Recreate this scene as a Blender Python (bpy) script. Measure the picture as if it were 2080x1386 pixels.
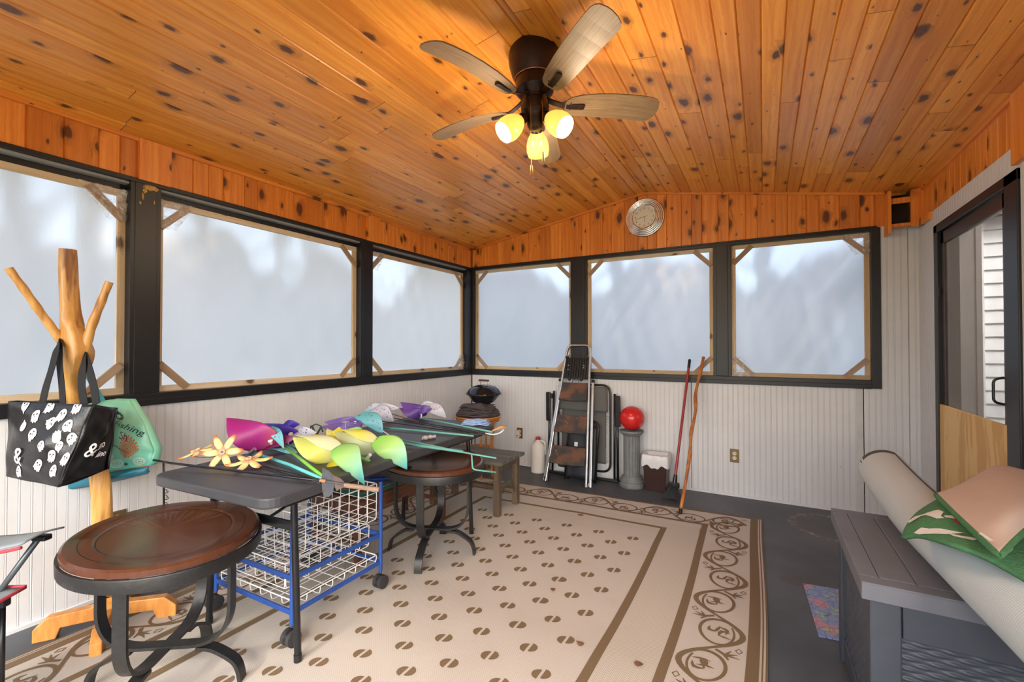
import bpy, math, random, bmesh
from mathutils import Vector, Matrix, Euler
R = math.radians
PI = math.pi
S = bpy.context.scene
for o in list(bpy.data.objects): bpy.data.objects.remove(o)
COL = S.collection

# ------------------------------------------------------------ camera
CAM = Vector((2.987, -4.380, 1.30)); YAW = R(29.17); PIT = R(0.727); FPX = 915.2
cd = bpy.data.cameras.new('camera'); cd.sensor_width = 36; cd.lens = FPX/2080*36; cd.clip_start = .02
cam = bpy.data.objects.new('camera', cd); COL.objects.link(cam)
cam.location = CAM; cam.rotation_euler = (PI/2+PIT, 0, YAW); S.camera = cam
FW = Vector((-math.sin(YAW)*math.cos(PIT), math.cos(YAW)*math.cos(PIT), math.sin(PIT)))
RT = Vector((math.cos(YAW), math.sin(YAW), 0)); UP = RT.cross(FW)
def ray(x, y): return FW*FPX + RT*(x-1040) - UP*(y-693)
def at(x, y, ax, v):
    "point of the photograph's line of sight on the plane axis=v"
    d = ray(x, y); return CAM + d*((v-CAM[ax])/d[ax])
def atz(x, y, z=0): return at(x, y, 2, z)
def atd(x, y, dep): return CAM + ray(x, y)*(dep/FPX)

# ------------------------------------------------------------ world, sun, exposure
S.view_settings.view_transform = 'Standard'; S.view_settings.look = 'None'
S.view_settings.gamma = 1; S.view_settings.use_curve_mapping = False
S.view_settings.exposure = 0.78
FAN_W = 6.5   # watts of each fan lamp
w = bpy.data.worlds.new('world'); S.world = w; w.use_nodes = True
nt = w.node_tree; nt.nodes.clear()
sky = nt.nodes.new('ShaderNodeTexSky'); sky.sky_type = 'NISHITA'; sky.sun_disc = False
sky.sun_elevation = R(38); sky.sun_rotation = R(150); sky.air_density = 1.0; sky.dust_density = 3.0
bg = nt.nodes.new('ShaderNodeBackground'); bg.inputs[1].default_value = SKY_STRENGTH = 0.55
hs = nt.nodes.new('ShaderNodeHueSaturation'); hs.inputs['Saturation'].default_value = .66
wo = nt.nodes.new('ShaderNodeOutputWorld')
nt.links.new(sky.outputs[0], hs.inputs['Color']); nt.links.new(hs.outputs[0], bg.inputs[0]); nt.links.new(bg.outputs[0], wo.inputs[0])
sl = bpy.data.lights.new('sun', 'SUN'); sl.energy = .75; sl.angle = R(4); sl.color = (1, .93, .82)
so = bpy.data.objects.new('sun', sl); COL.objects.link(so)
so.rotation_euler = Vector((-.03, 1.0, -.76)).to_track_quat('-Z', 'Y').to_euler()

# ------------------------------------------------------------ helpers
def tag(o, label=None, cat=None, group=None, kind=None):
    if label: o['label'] = label
    if cat: o['category'] = cat
    if group: o['group'] = group
    if kind: o['kind'] = kind
    return o
def thing(name, label, cat, loc=(0, 0, 0), rz=0, group=None):
    o = bpy.data.objects.new(name, None); COL.objects.link(o)
    o.empty_display_size = .05; o.location = loc; o.rotation_euler = (0, 0, rz)
    return tag(o, label, cat, group)
def copy_tree(o, parent=None):
    c = o.copy(); COL.objects.link(c); c.parent = parent
    for ch in list(o.children): copy_tree(ch, c)
    return c

class MB:
    def __init__(s): s.v = []; s.f = []; s.m = []; s.uv = []; s.T = Matrix()
    def add(s, vs, fs, m=0, uvs=None):
        b = len(s.v); s.v += [s.T @ Vector(p) for p in vs]
        for i, f in enumerate(fs):
            s.f.append([b+k for k in f]); s.m.append(m)
            s.uv.append(uvs[i] if uvs else None)
        return s
    def box(s, c, d, m=0, rot=None, bv=0):
        x, y, z = [a/2 for a in d]
        vs = [(sx*x, sy*y, sz*z) for sx in (-1, 1) for sy in (-1, 1) for sz in (-1, 1)]
        fs = [(0, 1, 3, 2), (4, 6, 7, 5), (0, 4, 5, 1), (2, 3, 7, 6), (0, 2, 6, 4), (1, 5, 7, 3)]
        M = Euler(rot).to_matrix() if rot else Matrix.Identity(3)
        c = Vector(c); return s.add([c + M @ Vector(p) for p in vs], fs, m)
    def bx(s, a, b, m=0):
        return s.box([(a[i]+b[i])/2 for i in range(3)], [abs(b[i]-a[i]) for i in range(3)], m)
    def quad(s, a, b, c, d, m=0, uv=None): return s.add([a, b, c, d], [(0, 1, 2, 3)], m, [uv] if uv else None)
    def frames(s, pts, closed=False, up=None):
        pts = [Vector(p) for p in pts]; n = len(pts); out = []; prev = None
        for i in range(n):
            a = pts[i-1] if (i > 0 or closed) else pts[i]; b = pts[(i+1) % n] if (i < n-1 or closed) else pts[i]
            t = (b-a).normalized() if (b-a).length > 1e-9 else Vector((0, 0, 1))
            if up is not None:
                x = Vector(up).cross(t)
                if x.length < 1e-5: x = prev[0] if prev else t.orthogonal()
            elif prev is None: x = t.orthogonal()
            else: x = prev[0] - t*prev[0].dot(t)
            x.normalize(); y = t.cross(x).normalized(); prev = (x, y); out.append((pts[i], x, y, t))
        return out
    def sweep(s, pts, prof, m=0, closed=False, up=None, scale=None, cap=True):
        fr = s.frames(pts, closed, up); k = len(prof); vs = []
        for i, (p, x, y, t) in enumerate(fr):
            sc = scale[i] if scale else 1
            vs += [p + x*(q[0]*sc) + y*(q[1]*sc) for q in prof]
        fs = []; n = len(fr)
        for i in range(n if closed else n-1):
            j = (i+1) % n
            for a in range(k):
                b = (a+1) % k; fs.append((i*k+a, i*k+b, j*k+b, j*k+a))
        if cap and not closed: fs += [tuple(range(k))[::-1], tuple((n-1)*k+a for a in range(k))]
        return s.add(vs, fs, m)
    def tube(s, pts, r, seg=8, m=0, closed=False, cap=True):
        sc = r if isinstance(r, (list, tuple)) else None; r0 = 1 if sc else r
        prof = [(math.cos(2*PI*a/seg)*r0, math.sin(2*PI*a/seg)*r0) for a in range(seg)]
        return s.sweep(pts, prof, m, closed, None, sc, cap)
    def bar(s, pts, w_, t_, up=(0, 0, 1), m=0, closed=False):
        prof = [(-w_/2, -t_/2), (w_/2, -t_/2), (w_/2, t_/2), (-w_/2, t_/2)]
        return s.sweep(pts, prof, m, closed, up)
    def lathe(s, prof, c=(0, 0, 0), seg=32, m=0, ax='z', sx=1, sy=1, mats=None):
        vs = []; fs = []; ms = []
        for (r, z) in prof:
            for a in range(seg):
                t = 2*PI*a/seg; x, y = r*math.cos(t)*sx, r*math.sin(t)*sy
                vs.append({'z': (x, y, z), 'y': (x, z, y), 'x': (z, x, y)}[ax])
        n = len(prof)
        b = len(s.f)
        for i in range(n-1):
            for a in range(seg):
                q = (a+1) % seg
                f = (i*seg+a, i*seg+q, (i+1)*seg+q, (i+1)*seg+a)
                fs.append(f if ax != 'y' else f[::-1])
        s.add([Vector(c)+Vector(v) for v in vs], fs, m)
        if mats:
            for i in range(n-1):
                for a in range(seg): s.m[b+i*seg+a] = mats[i]
        return s
    def prism(s, poly, z0, z1, m=0, plane='xy'):
        n = len(poly)
        def P(a, z): return {'xy': (a[0], a[1], z), 'xz': (a[0], z, a[1]), 'yz': (z, a[0], a[1])}[plane]
        vs = [P(a, z0) for a in poly]+[P(a, z1) for a in poly]
        fs = [tuple(range(n))[::-1], tuple(range(n, 2*n))]+[(i, (i+1) % n, n+(i+1) % n, n+i) for i in range(n)]
        return s.add(vs, fs, m)
    def grid(s, fn, nu, nv, m=0, uvs=True, thick=0):
        vs = [fn(i/nu, j/nv) for i in range(nu+1) for j in range(nv+1)]; fs = []; uv = []
        for i in range(nu):
            for j in range(nv):
                a = i*(nv+1)+j; fs.append((a, a+nv+1, a+nv+2, a+1))
                uv.append([(i/nu, j/nv), ((i+1)/nu, j/nv), ((i+1)/nu, (j+1)/nv), (i/nu, (j+1)/nv)])
        return s.add(vs, fs, m, uv)
    def build(s, name, mats, parent=None, smooth=False, bevel=0, sub=0, solid=0, seg=2, recalc=True, uvscale=None):
        me = bpy.data.meshes.new(name); me.from_pydata([tuple(v) for v in s.v], [], s.f)
        if not isinstance(mats, (list, tuple)): mats = [mats]
        for q in mats: me.materials.append(q)
        for p, k in zip(me.polygons, s.m): p.material_index = k
        if any(u for u in s.uv):
            ul = me.uv_layers.new(name='UVMap')
            for p, u in zip(me.polygons, s.uv):
                if u:
                    for li, c in zip(p.loop_indices, u): ul.data[li].uv = c
        if recalc:
            b = bmesh.new(); b.from_mesh(me); bmesh.ops.recalc_face_normals(b, faces=b.faces); b.to_mesh(me); b.free()
        if smooth:
            for p in me.polygons: p.use_smooth = True
            if smooth is not True and hasattr(me, 'set_sharp_from_angle'): me.set_sharp_from_angle(angle=R(smooth))
        o = bpy.data.objects.new(name, me); COL.objects.link(o); o.parent = parent
        if solid: q = o.modifiers.new('solid', 'SOLIDIFY'); q.thickness = solid; q.offset = 0
        if bevel: q = o.modifiers.new('bevel', 'BEVEL'); q.width = bevel; q.segments = seg; q.limit_method = 'ANGLE'; q.angle_limit = R(40)
        if sub: q = o.modifiers.new('sub', 'SUBSURF'); q.levels = sub; q.render_levels = sub
        return o
def arc(c, r, a0, a1, n, ax=((1, 0, 0), (0, 0, 1))):
    c = Vector(c); X = Vector(ax[0]); Y = Vector(ax[1])
    return [c + X*(r*math.cos(R(a0+(a1-a0)*i/n))) + Y*(r*math.sin(R(a0+(a1-a0)*i/n))) for i in range(n+1)]
def fillet(pts, r, n=5):
    "polyline with rounded corners"
    pts = [Vector(p) for p in pts]; out = [pts[0]]
    for i in range(1, len(pts)-1):
        a, b, c = pts[i-1], pts[i], pts[i+1]; d1 = (a-b); d2 = (c-b); q = min(r, d1.length*.49, d2.length*.49)
        p0 = b+d1.normalized()*q; p1 = b+d2.normalized()*q
        for k in range(n+1):
            t = k/n; out.append(p0*(1-t)**2+b*2*t*(1-t)+p1*t*t)
    return out+[pts[-1]]
def smoothpath(pts, n=6):
    pts = [Vector(p) for p in pts]; P = [pts[0]*2-pts[1]]+pts+[pts[-1]*2-pts[-2]]; out = []
    for i in range(1, len(P)-2):
        for k in range(n):
            t = k/n; a, b, c, d = P[i-1:i+3]
            out.append(.5*((2*b)+(c-a)*t+(2*a-5*b+4*c-d)*t*t+(3*b-a-3*c+d)*t**3))
    return out+[pts[-1]]
def text2d(txt, size=1, bold=0, shear=0):
    cu = bpy.data.curves.new('t', 'FONT'); cu.body = txt; cu.size = size; cu.resolution_u = 3; cu.offset = bold; cu.shear = shear
    ob = bpy.data.objects.new('t', cu); COL.objects.link(ob)
    bpy.context.view_layer.update()
    me = bpy.data.meshes.new_from_object(ob.evaluated_get(bpy.context.evaluated_depsgraph_get()))
    vs = [(v.co.x, v.co.y) for v in me.vertices]; fs = [tuple(p.vertices) for p in me.polygons]
    bpy.data.objects.remove(ob); bpy.data.meshes.remove(me); return vs, fs

# ------------------------------------------------------------ materials
class NT:
    def __init__(s, name):
        s.mat = bpy.data.materials.new(name); s.mat.use_nodes = True; s.t = s.mat.node_tree
        s.b = s.t.nodes['Principled BSDF']; s.o = s.t.nodes['Material Output']
    def n(s, ty, **k):
        q = s.t.nodes.new('ShaderNode'+ty)
        for a, v in k.items():
            if a.startswith('i_'):
                key = a[2:]; key = int(key) if key.isdigit() else key.replace('_', ' ')
                s.set(q.inputs[key], v)
            else: setattr(q, a, v)
        return q
    def set(s, inp, v):
        if isinstance(v, bpy.types.NodeSocket): s.t.links.new(v, inp)
        elif isinstance(v, bpy.types.Node): s.t.links.new(v.outputs[0], inp)
        else:
            if hasattr(inp.default_value, '__len__') and len(inp.default_value) == 4 and len(v) == 3: v = (*v, 1)
            inp.default_value = v
    def math(s, op, a, b=None, clamp=False):
        q = s.n('Math', operation=op, use_clamp=clamp); s.set(q.inputs[0], a)
        if b is not None: s.set(q.inputs[1], b)
        return q.outputs[0]
    def mix(s, f, a, b):
        q = s.n('MixRGB'); s.set(q.inputs[0], f); s.set(q.inputs[1], a); s.set(q.inputs[2], b); return q.outputs[0]
    def ramp(s, f, stops):
        q = s.n('ValToRGB'); s.set(q.inputs[0], f); e = q.color_ramp.elements
        while len(e) > 1: e.remove(e[-1])
        e[0].position = stops[0][0]; e[0].color = (*stops[0][1], 1) if len(stops[0][1]) == 3 else stops[0][1]
        for p, c in stops[1:]: x = e.new(p); x.color = (*c, 1) if len(c) == 3 else c
        return q.outputs[0]
    def step(s, f, lo, hi):
        q = s.n('MapRange', interpolation_type='SMOOTHSTEP'); s.set(q.inputs[0], f)
        s.set(q.inputs[1], lo); s.set(q.inputs[2], hi); return q.outputs[0]
    def noise(s, vec, scale, detail=3, rough=.5, out=0):
        q = s.n('TexNoise'); s.set(q.inputs['Vector'], vec); q.inputs['Scale'].default_value = scale
        q.inputs['Detail'].default_value = detail; q.inputs['Roughness'].default_value = rough; return q.outputs[out]
    def mapv(s, vec, sc=(1, 1, 1), loc=(0, 0, 0), rot=(0, 0, 0)):
        q = s.n('Mapping'); s.set(q.inputs[0], vec); q.inputs['Scale'].default_value = sc; q.inputs['Location'].default_value = loc
        q.inputs['Rotation'].default_value = rot; return q.outputs[0]
    def coord(s, k='Object'): return s.n('TexCoord').outputs[k]
    def bump(s, h, strength=.3, dist=.002):
        q = s.n('Bump'); s.set(q.inputs['Height'], h); q.inputs['Strength'].default_value = strength; q.inputs['Distance'].default_value = dist
        s.set(s.b.inputs['Normal'], q); return q
    def base(s, c, rough=.5, metal=0):
        s.set(s.b.inputs['Base Color'], c); s.set(s.b.inputs['Roughness'], rough); s.b.inputs['Metallic'].default_value = metal; return s.mat
def lin(r, g, b):
    f = lambda c: (c/255/12.92) if c/255 <= .04045 else ((c/255+.055)/1.055)**2.4
    return (f(r), f(g), f(b))
def plain(name, c, rough=.5, metal=0, var=.12, scale=9, bump=0, bscale=60, c2=None):
    "painted / plastic / metal surface with slight mottling"
    k = NT(name); v = k.coord(); c2 = c2 or tuple(max(0, a*(1-var)) for a in c)
    col = k.mix(k.ramp(k.noise(v, scale, 4, .6), [(.35, (0, 0, 0)), (.65, (1, 1, 1))]), c2, c)
    if bump: k.bump(k.noise(v, bscale, 3), bump, .003)
    return k.base(col, rough, metal)

def pine(name, light=(.88, .37, .050), mid=(.74, .245, .024), dark=(.085, .022, .008), rough=.36, knots=1.0, stain=.40):
    "clear-coated knotty pine; UV = (metres along the board, metres across), shifted per board"
    k = NT(name); uv = k.n('UVMap', uv_map='UVMap').outputs[0]
    wob = k.noise(k.mapv(uv, (14, 30, 1)), 1.0, 3, .6, 1)
    uvw = k.n('VectorMath', operation='MULTIPLY_ADD'); k.set(uvw.inputs[0], wob); k.set(uvw.inputs[1], (.045, .020, 0)); k.set(uvw.inputs[2], uv)
    vk = k.n('TexVoronoi', voronoi_dimensions='2D', feature='F1'); k.set(vk.inputs['Vector'], k.mapv(uvw.outputs[0], (4.3, 8.5, 1))); vk.inputs['Scale'].default_value = 1
    vk.inputs['Randomness'].default_value = .95
    d = vk.outputs['Distance']; rnd = k.n('SeparateColor'); k.set(rnd.inputs[0], vk.outputs['Color'])
    size = k.math('MULTIPLY', k.math('POWER', rnd.outputs[0], 2.6), .24*knots)
    d = k.math('ADD', d, k.math('MULTIPLY', k.math('SUBTRACT', k.noise(k.mapv(uv, (22, 60, 1)), 1, 3, .6), .5), .16))
    kn = k.math('SUBTRACT', 1, k.step(d, k.math('MULTIPLY', size, .55), k.math('ADD', size, .03)))
    halo = k.math('SUBTRACT', 1, k.step(d, size, k.math('ADD', k.math('MULTIPLY', size, 2.2), .02)))
    warp = k.math('MULTIPLY', halo, .045)
    sep = k.n('SeparateXYZ'); k.set(sep.inputs[0], uvw.outputs[0])
    comb = k.n('CombineXYZ'); k.set(comb.inputs[0], sep.outputs[0]); k.set(comb.inputs[1], k.math('ADD', sep.outputs[1], warp))
    g1 = k.noise(k.mapv(comb.outputs[0], (1.3, 42, 1)), 1, 4, .62)
    g2 = k.noise(k.mapv(comb.outputs[0], (5, 160, 1)), 1, 3, .6)
    at_ = k.n('Attribute', attribute_name='tone'); tone = at_.outputs['Fac']
    col = k.mix(k.step(g1, .33, .68), mid, light)
    col = k.mix(k.math('MULTIPLY', k.step(g2, .5, .8), .30), col, tuple(a*.55 for a in mid))
    tn = k.ramp(tone, [(0, (.76, .70, .60)), (.35, (.94, .91, .85)), (.7, (1.0, 1.0, 1.0)), (1, (1.12, 1.18, 1.3))])
    q = k.n('MixRGB', blend_type='MULTIPLY'); q.inputs[0].default_value = 1; k.set(q.inputs[1], col); k.set(q.inputs[2], tn); col = q.outputs[0]
    st = k.math('MULTIPLY', k.step(k.noise(k.mapv(uv, (1.4, 7, 1), (7, 3, 0)), 1, 3, .6), .62, .78), stain)
    col = k.mix(st, col, (.23, .10, .035))
    sk = k.math('MULTIPLY', k.step(k.noise(k.mapv(uv, (3.5, 26, 1), (5, 9, 0)), 1, 2, .5), .70, .76), .55); col = k.mix(sk, col, tuple(a*.35 for a in mid))
    col = k.mix(k.math('MULTIPLY', halo, .45), col, tuple(a*.5 for a in mid)); col = k.mix(k.math('MULTIPLY', kn, .93), col, dark)
    k.bump(g2, .12, .001); k.b.inputs['Coat Weight'].default_value = .15; k.b.inputs['Coat Roughness'].default_value = .25
    return k.base(col, rough)

M = {}
M['pine'] = pine('ceiling_pine')
M['pine_wall'] = pine('wall_pine', light=(.82, .30, .045), mid=(.68, .19, .022), stain=.12, knots=1.1)
M['black'] = plain('black_paint', (.0085, .0095, .0125), .42, var=.4, scale=5, bump=.1)
M['white'] = NT('white_beadboard_paint')
def mk_white():
    k = M['white']; v = k.coord()
    big = k.noise(v, 1.3, 4, .6); c = k.mix(k.step(big, .35, .7), (.62, .635, .65), (.70, .72, .74))
    scr = k.noise(k.mapv(v, (30, 30, 1.5)), 1, 4, .7); c = k.mix(k.math('MULTIPLY', k.step(scr, .66, .74), .35), c, (.42, .38, .33))
    dots = k.n('TexVoronoi'); k.set(dots.inputs['Vector'], v); dots.inputs['Scale'].default_value = 5.5
    c = k.mix(k.math('SUBTRACT', 1, k.step(dots.outputs['Distance'], .012, .03)), c, (.12, .1, .09))
    k.bump(scr, .15, .002); return k.base(c, .45)
M['white'] = mk_white()
M['groove'] = plain('groove_shade', (.60, .61, .62), .6)  # groove shade put into the paint colour, slightly darker than the boards
M['gap'] = plain('dark_gap', (.02, .02, .02), .9)
M['frame_wood'] = pine('raw_batten', light=(.66, .52, .34), mid=(.56, .42, .25), dark=(.12, .06, .03), rough=.6, knots=.7, stain=.2)
M['brace_wood'] = pine('raw_brace', light=(.46, .34, .24), mid=(.38, .26, .17), dark=(.1, .05, .03), rough=.7, knots=.5)
M['slab'] = plain('outer_board', (.45, .44, .42), .8)
M['shingle'] = plain('roof_shingle', (.08, .08, .09), .9, var=.5, scale=30)

def mk_floor():
    k = NT('grey_floor_paint'); v = k.coord()
    c = k.mix(k.step(k.noise(v, 1.6, 4, .6), .35, .7), (.054, .062, .072), (.088, .100, .115))
    f = k.noise(v, 120, 4, .8); c = k.mix(k.math('MULTIPLY', k.step(f, .70, .80), .5), c, (.35, .35, .34))
    # worn ring near the back wall
    d = k.n('VectorMath', operation='DISTANCE'); k.set(d.inputs[0], v); d.inputs[1].default_value = (3.42, -.42, 0)
    ring = k.math('MULTIPLY', k.step(d.outputs['Value'], .20, .235), k.math('SUBTRACT', 1, k.step(d.outputs['Value'], .26, .30)))
    wn = k.step(k.noise(v, 16, 5, .8), .50, .60)
    c = k.mix(k.math('MULTIPLY', ring, wn), c, (.36, .25, .17))
    c = k.mix(k.math('MULTIPLY', k.step(k.noise(v, 2.7, 3, .5), .6, .72), .5), c, (.06, .045, .035))
    k.bump(k.noise(v, 45, 4), .12, .002)
    return k.base(c, k.step(k.noise(v, 4, 3), .1, .9))
M['floor'] = mk_floor()
M['floor'].node_tree.nodes['Principled BSDF'].inputs['Roughness'].default_value = .5
for l in list(M['floor'].node_tree.links):
    if l.to_socket.name == 'Roughness': M['floor'].node_tree.links.remove(l)

def mk_plastic():
    "cloudy polyethylene sheet: mostly scattering, partly see-through"
    k = NT('plastic_sheet'); t = k.t; v = k.coord(); t.nodes.remove(k.b)
    n1 = k.noise(k.mapv(v, (1, 1, .7)), 2.2, 4, .55)
    tr = k.n('BsdfTranslucent'); k.set(tr.inputs[0], k.mix(n1, (.53, .54, .57), (.60, .61, .635)))
    rf = k.n('BsdfRefraction'); rf.inputs['Color'].default_value = (.62, .65, .70, 1); rf.inputs['Roughness'].default_value = .30; rf.inputs['IOR'].default_value = 1.15
    gl = k.n('BsdfGlossy'); gl.inputs['Roughness'].default_value = .25; gl.inputs['Color'].default_value = (.8, .8, .8, 1)
    m1 = k.n('MixShader'); m1.inputs[0].default_value = PL_MIX; k.set(m1.inputs[1], tr); k.set(m1.inputs[2], rf)
    m2 = k.n('MixShader'); m2.inputs[0].default_value = .04; k.set(m2.inputs[1], m1); k.set(m2.inputs[2], gl)
    b = k.n('Bump'); b.inputs['Strength'].default_value = .5; b.inputs['Distance'].default_value = .004
    k.set(b.inputs['Height'], k.noise(k.mapv(v, (9, 9, 2.5), rot=(.3, .2, 0)), 1, 4, .6))
    for q in (tr, gl, rf): k.set(q.inputs['Normal'], b)
    k.set(k.o.inputs[0], m2); return k.mat
PL_MIX = .22
M['plastic'] = mk_plastic()
def mk_crinkle():
    k = NT('crinkled_plastic'); k.t.nodes.remove(k.b)
    tr = k.n('BsdfTransparent'); gl = k.n('BsdfDiffuse'); gl.inputs[0].default_value = (.8, .8, .8, 1)
    m = k.n('MixShader'); k.set(m.inputs[0], k.step(k.noise(k.mapv(k.coord(), (20, 20, 20)), 1, 4, .7), .3, .9)); k.set(m.inputs[1], tr); k.set(m.inputs[2], gl)
    k.set(k.o.inputs[0], m); return k.mat
M['crinkle'] = mk_crinkle()

# ------------------------------------------------------------ room shell
W, L = 3.996, 5.6
ZS, ZW, ZP, ZC, ZR = .98, 1.042, 2.22, 2.441, 2.777    # sill bottom, sill top, pine bottom, eave ceiling, ridge
random.seed(4)
def struct(o): o['kind'] = 'structure'; return o

def beadboard(mb, s0, s1, z0, z1, put, thick=.05, seams=()):
    "vertical beaded panel; put(s, depth, z) places a profile point (depth>0 into the room)"
    prof = []; s = s0
    while s < s1-1e-6:
        for ds, d in ((0, 0), (.0012, -.0015), (.0024, 0), (.0050, .0004), (.0076, 0), (.0088, -.0015), (.010, 0)):
            if s+ds < s1: prof.append((s+ds, d))
        s += .041
    for q in seams: prof += [(q-.003, 0), (q-.0028, -.018), (q+.0028, -.018), (q+.003, 0)]
    prof = sorted([p for p in prof if not any(abs(p[0]-q) < .013 and abs(abs(p[0]-q)-.003) > .0004 for q in seams) or any(abs(p[0]-q) < .0031 for q in seams)])
    prof.append((s1, 0)); n = len(prof)
    vs = [put(a, d, z0) for a, d in prof]+[put(a, d, z1) for a, d in prof]
    fs = [(i, i+1, n+i+1, n+i) for i in range(n-1)]
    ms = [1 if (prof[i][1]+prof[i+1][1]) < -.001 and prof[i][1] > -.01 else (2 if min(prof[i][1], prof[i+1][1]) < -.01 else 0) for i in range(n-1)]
    b = len(mb.v); mb.v += [Vector(p) for p in vs]
    for f, m_ in zip(fs, ms): mb.f.append([b+k for k in f]); mb.m.append(m_); mb.uv.append(None)
    # back slab
    A = put(s0, -.02, z0); B = put(s1, -thick, z1); mb.bx(A, B)

def boards(mb, s0, s1, ztop, z0, put, widths=(.088, .132), along='z', joint=None):
    "vertical pine cladding, each board chamfered; ztop(s) gives the top edge"
    s = s0; tones = []
    while s < s1-.004:
        w_ = random.choice(widths); e = min(s+w_, s1); c = .005; h0 = len(mb.f)
        du, dv = random.uniform(0, 60), random.uniform(0, 60)
        pr = [(s, -.006), (s+c, 0), (e-c, 0), (e, -.006)]
        for i in range(3):
            (a, da), (b, db) = pr[i], pr[i+1]
            mb.quad(put(a, da, z0), put(b, db, z0), put(b, db, ztop(b)), put(a, da, ztop(a)), 0,
                    [(du+z0, dv+a), (du+z0, dv+b), (du+ztop(b), dv+b), (du+ztop(a), dv+a)])
        tones += [random.random()]*(len(mb.f)-h0); s = e
    return tones
def set_tone(o, tones):
    me = o.data; a = me.attributes.new('tone', 'FLOAT', 'FACE')
    tones = tones+[.6]*(len(me.polygons)-len(tones))
    for i, t in enumerate(tones[:len(me.polygons)]): a.data[i].value = t

# floor
struct(MB().bx((-.1, -L-.1, -.12), (W+.1, .1, 0)).build('floor', M['floor']))

# lower walls
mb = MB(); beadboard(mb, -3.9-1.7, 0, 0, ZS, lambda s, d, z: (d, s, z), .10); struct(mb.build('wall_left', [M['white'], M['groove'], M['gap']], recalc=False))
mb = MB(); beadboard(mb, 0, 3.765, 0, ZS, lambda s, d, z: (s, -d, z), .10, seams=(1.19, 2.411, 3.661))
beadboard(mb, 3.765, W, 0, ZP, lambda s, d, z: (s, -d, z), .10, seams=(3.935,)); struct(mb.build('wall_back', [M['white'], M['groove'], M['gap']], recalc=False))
DY0, DY1, DZ = -.378, -1.517, 2.105
mb = MB(); put = lambda s, d, z: (W-d, -s, z)
beadboard(mb, 0, -DY0, 0, ZP, put, .10); beadboard(mb, -DY1, 3.9, 0, ZP, put, .10); beadboard(mb, 5.3, L, 0, ZP, put, .10); beadboard(mb, 3.9, 5.3, 0, .95, put, .10); beadboard(mb, -DY0, -DY1, DZ, ZP, put, .10)  # unseen opening behind the camera, added for fill light on the left
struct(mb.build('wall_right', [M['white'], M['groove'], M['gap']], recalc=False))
# front wall behind the camera: a low wall, posts, unseen bays opened wide to the yard for fill daylight
mb = MB(); mb.bx((0, -L-.1, 0), (W, -L, .15)); mb.bx((0, -L-.1, 2.22), (W, -L, 2.5)); mb.prism([(0, 2.4), (W, 2.4), (W/2, 2.85)], -L-.1, -L, 0, 'xz')
for x in (0.02, W/2, W-.02): mb.box((x, -L-.05, 1.3), (.10, .1, 2.0))
struct(mb.build('wall_front', M['white']))

# ceiling: two slopes of boards running the length of the room
mb = MB(); tones = []
nrm = {0: None, 1: None}
for side in (0, 1):
    X0, X1 = (0, W/2) if side == 0 else (W, W/2)
    sl_ = math.hypot(W/2, ZR-ZC); ux = (X1-X0)/sl_; uz = (ZR-ZC)/sl_; n_ = Vector((-uz if ux > 0 else uz, 0, abs(ux)))*1  # up/out of the room
    def P(s, y, d): return (X0+ux*s - n_[0]*0 + n_[0]*d, y, ZC+uz*s+n_[2]*d)
    s = 0
    while s < sl_-.004:
        w_ = random.choice((.088, .088, .132)) if s > 0 else .1; e = min(s+w_, sl_)
        y = 0; first = True
        while y > -L:
            l_ = random.choice((1.2, 1.8, 2.4, 3.0, 3.6))*(random.uniform(.3, 1) if first else 1); first = False; y1 = max(y-l_, -L); c = .005; g = .0012
            du, dv = random.uniform(0, 60), random.uniform(0, 60); tn = random.random()
            pr = [(s, .006), (s+c, 0), (e-c, 0), (e, .006)]
            for i in range(3):
                (a, da), (b, db) = pr[i], pr[i+1]
                mb.quad(P(a, y-g, da), P(b, y-g, db), P(b, y1+g, db), P(a, y1+g, da), 0, [(du-y, dv+a), (du-y, dv+b), (du-y1, dv+b), (du-y1, dv+a)]); tones.append(tn)
            y = y1
        s = e
    mb.v += []  # dark backing and roof deck
    a = P(-.0, 0, .007); 
    vs = [P(-.02, .05, .007), P(sl_, .05, .007), P(sl_, -L-.05, .007), P(-.02, -L-.05, .007), P(-.02, .05, .06), P(sl_, .05, .06), P(sl_, -L-.05, .06), P(-.02, -L-.05, .06)]
    mb.add(vs, [(0, 1, 2, 3), (4, 5, 6, 7), (0, 1, 5, 4), (1, 2, 6, 5), (2, 3, 7, 6), (3, 0, 4, 7)], 1); tones += [.5]*6
o = struct(mb.build('ceiling', [M['pine'], M['gap']], recalc=False)); set_tone(o, tones)
# roof shell with eaves
mb = MB(); e = .42; sl2 = (ZR-ZC)/(W/2)
mb.prism([(-e, ZC-e*sl2+.07), (W/2, ZR+.07), (W+e, ZC-e*sl2+.07), (W+e, ZC-e*sl2+.17), (W/2, ZR+.17), (-e, ZC-e*sl2+.17)], -L-.4, .40, 0, 'xz')
mb.bx((-e-.02, -L-.4, ZC-e*sl2-.08), (-e, .40, ZC-e*sl2+.17), 1)
struct(mb.build('trim_9', [M['shingle'], M['slab']]))

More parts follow.
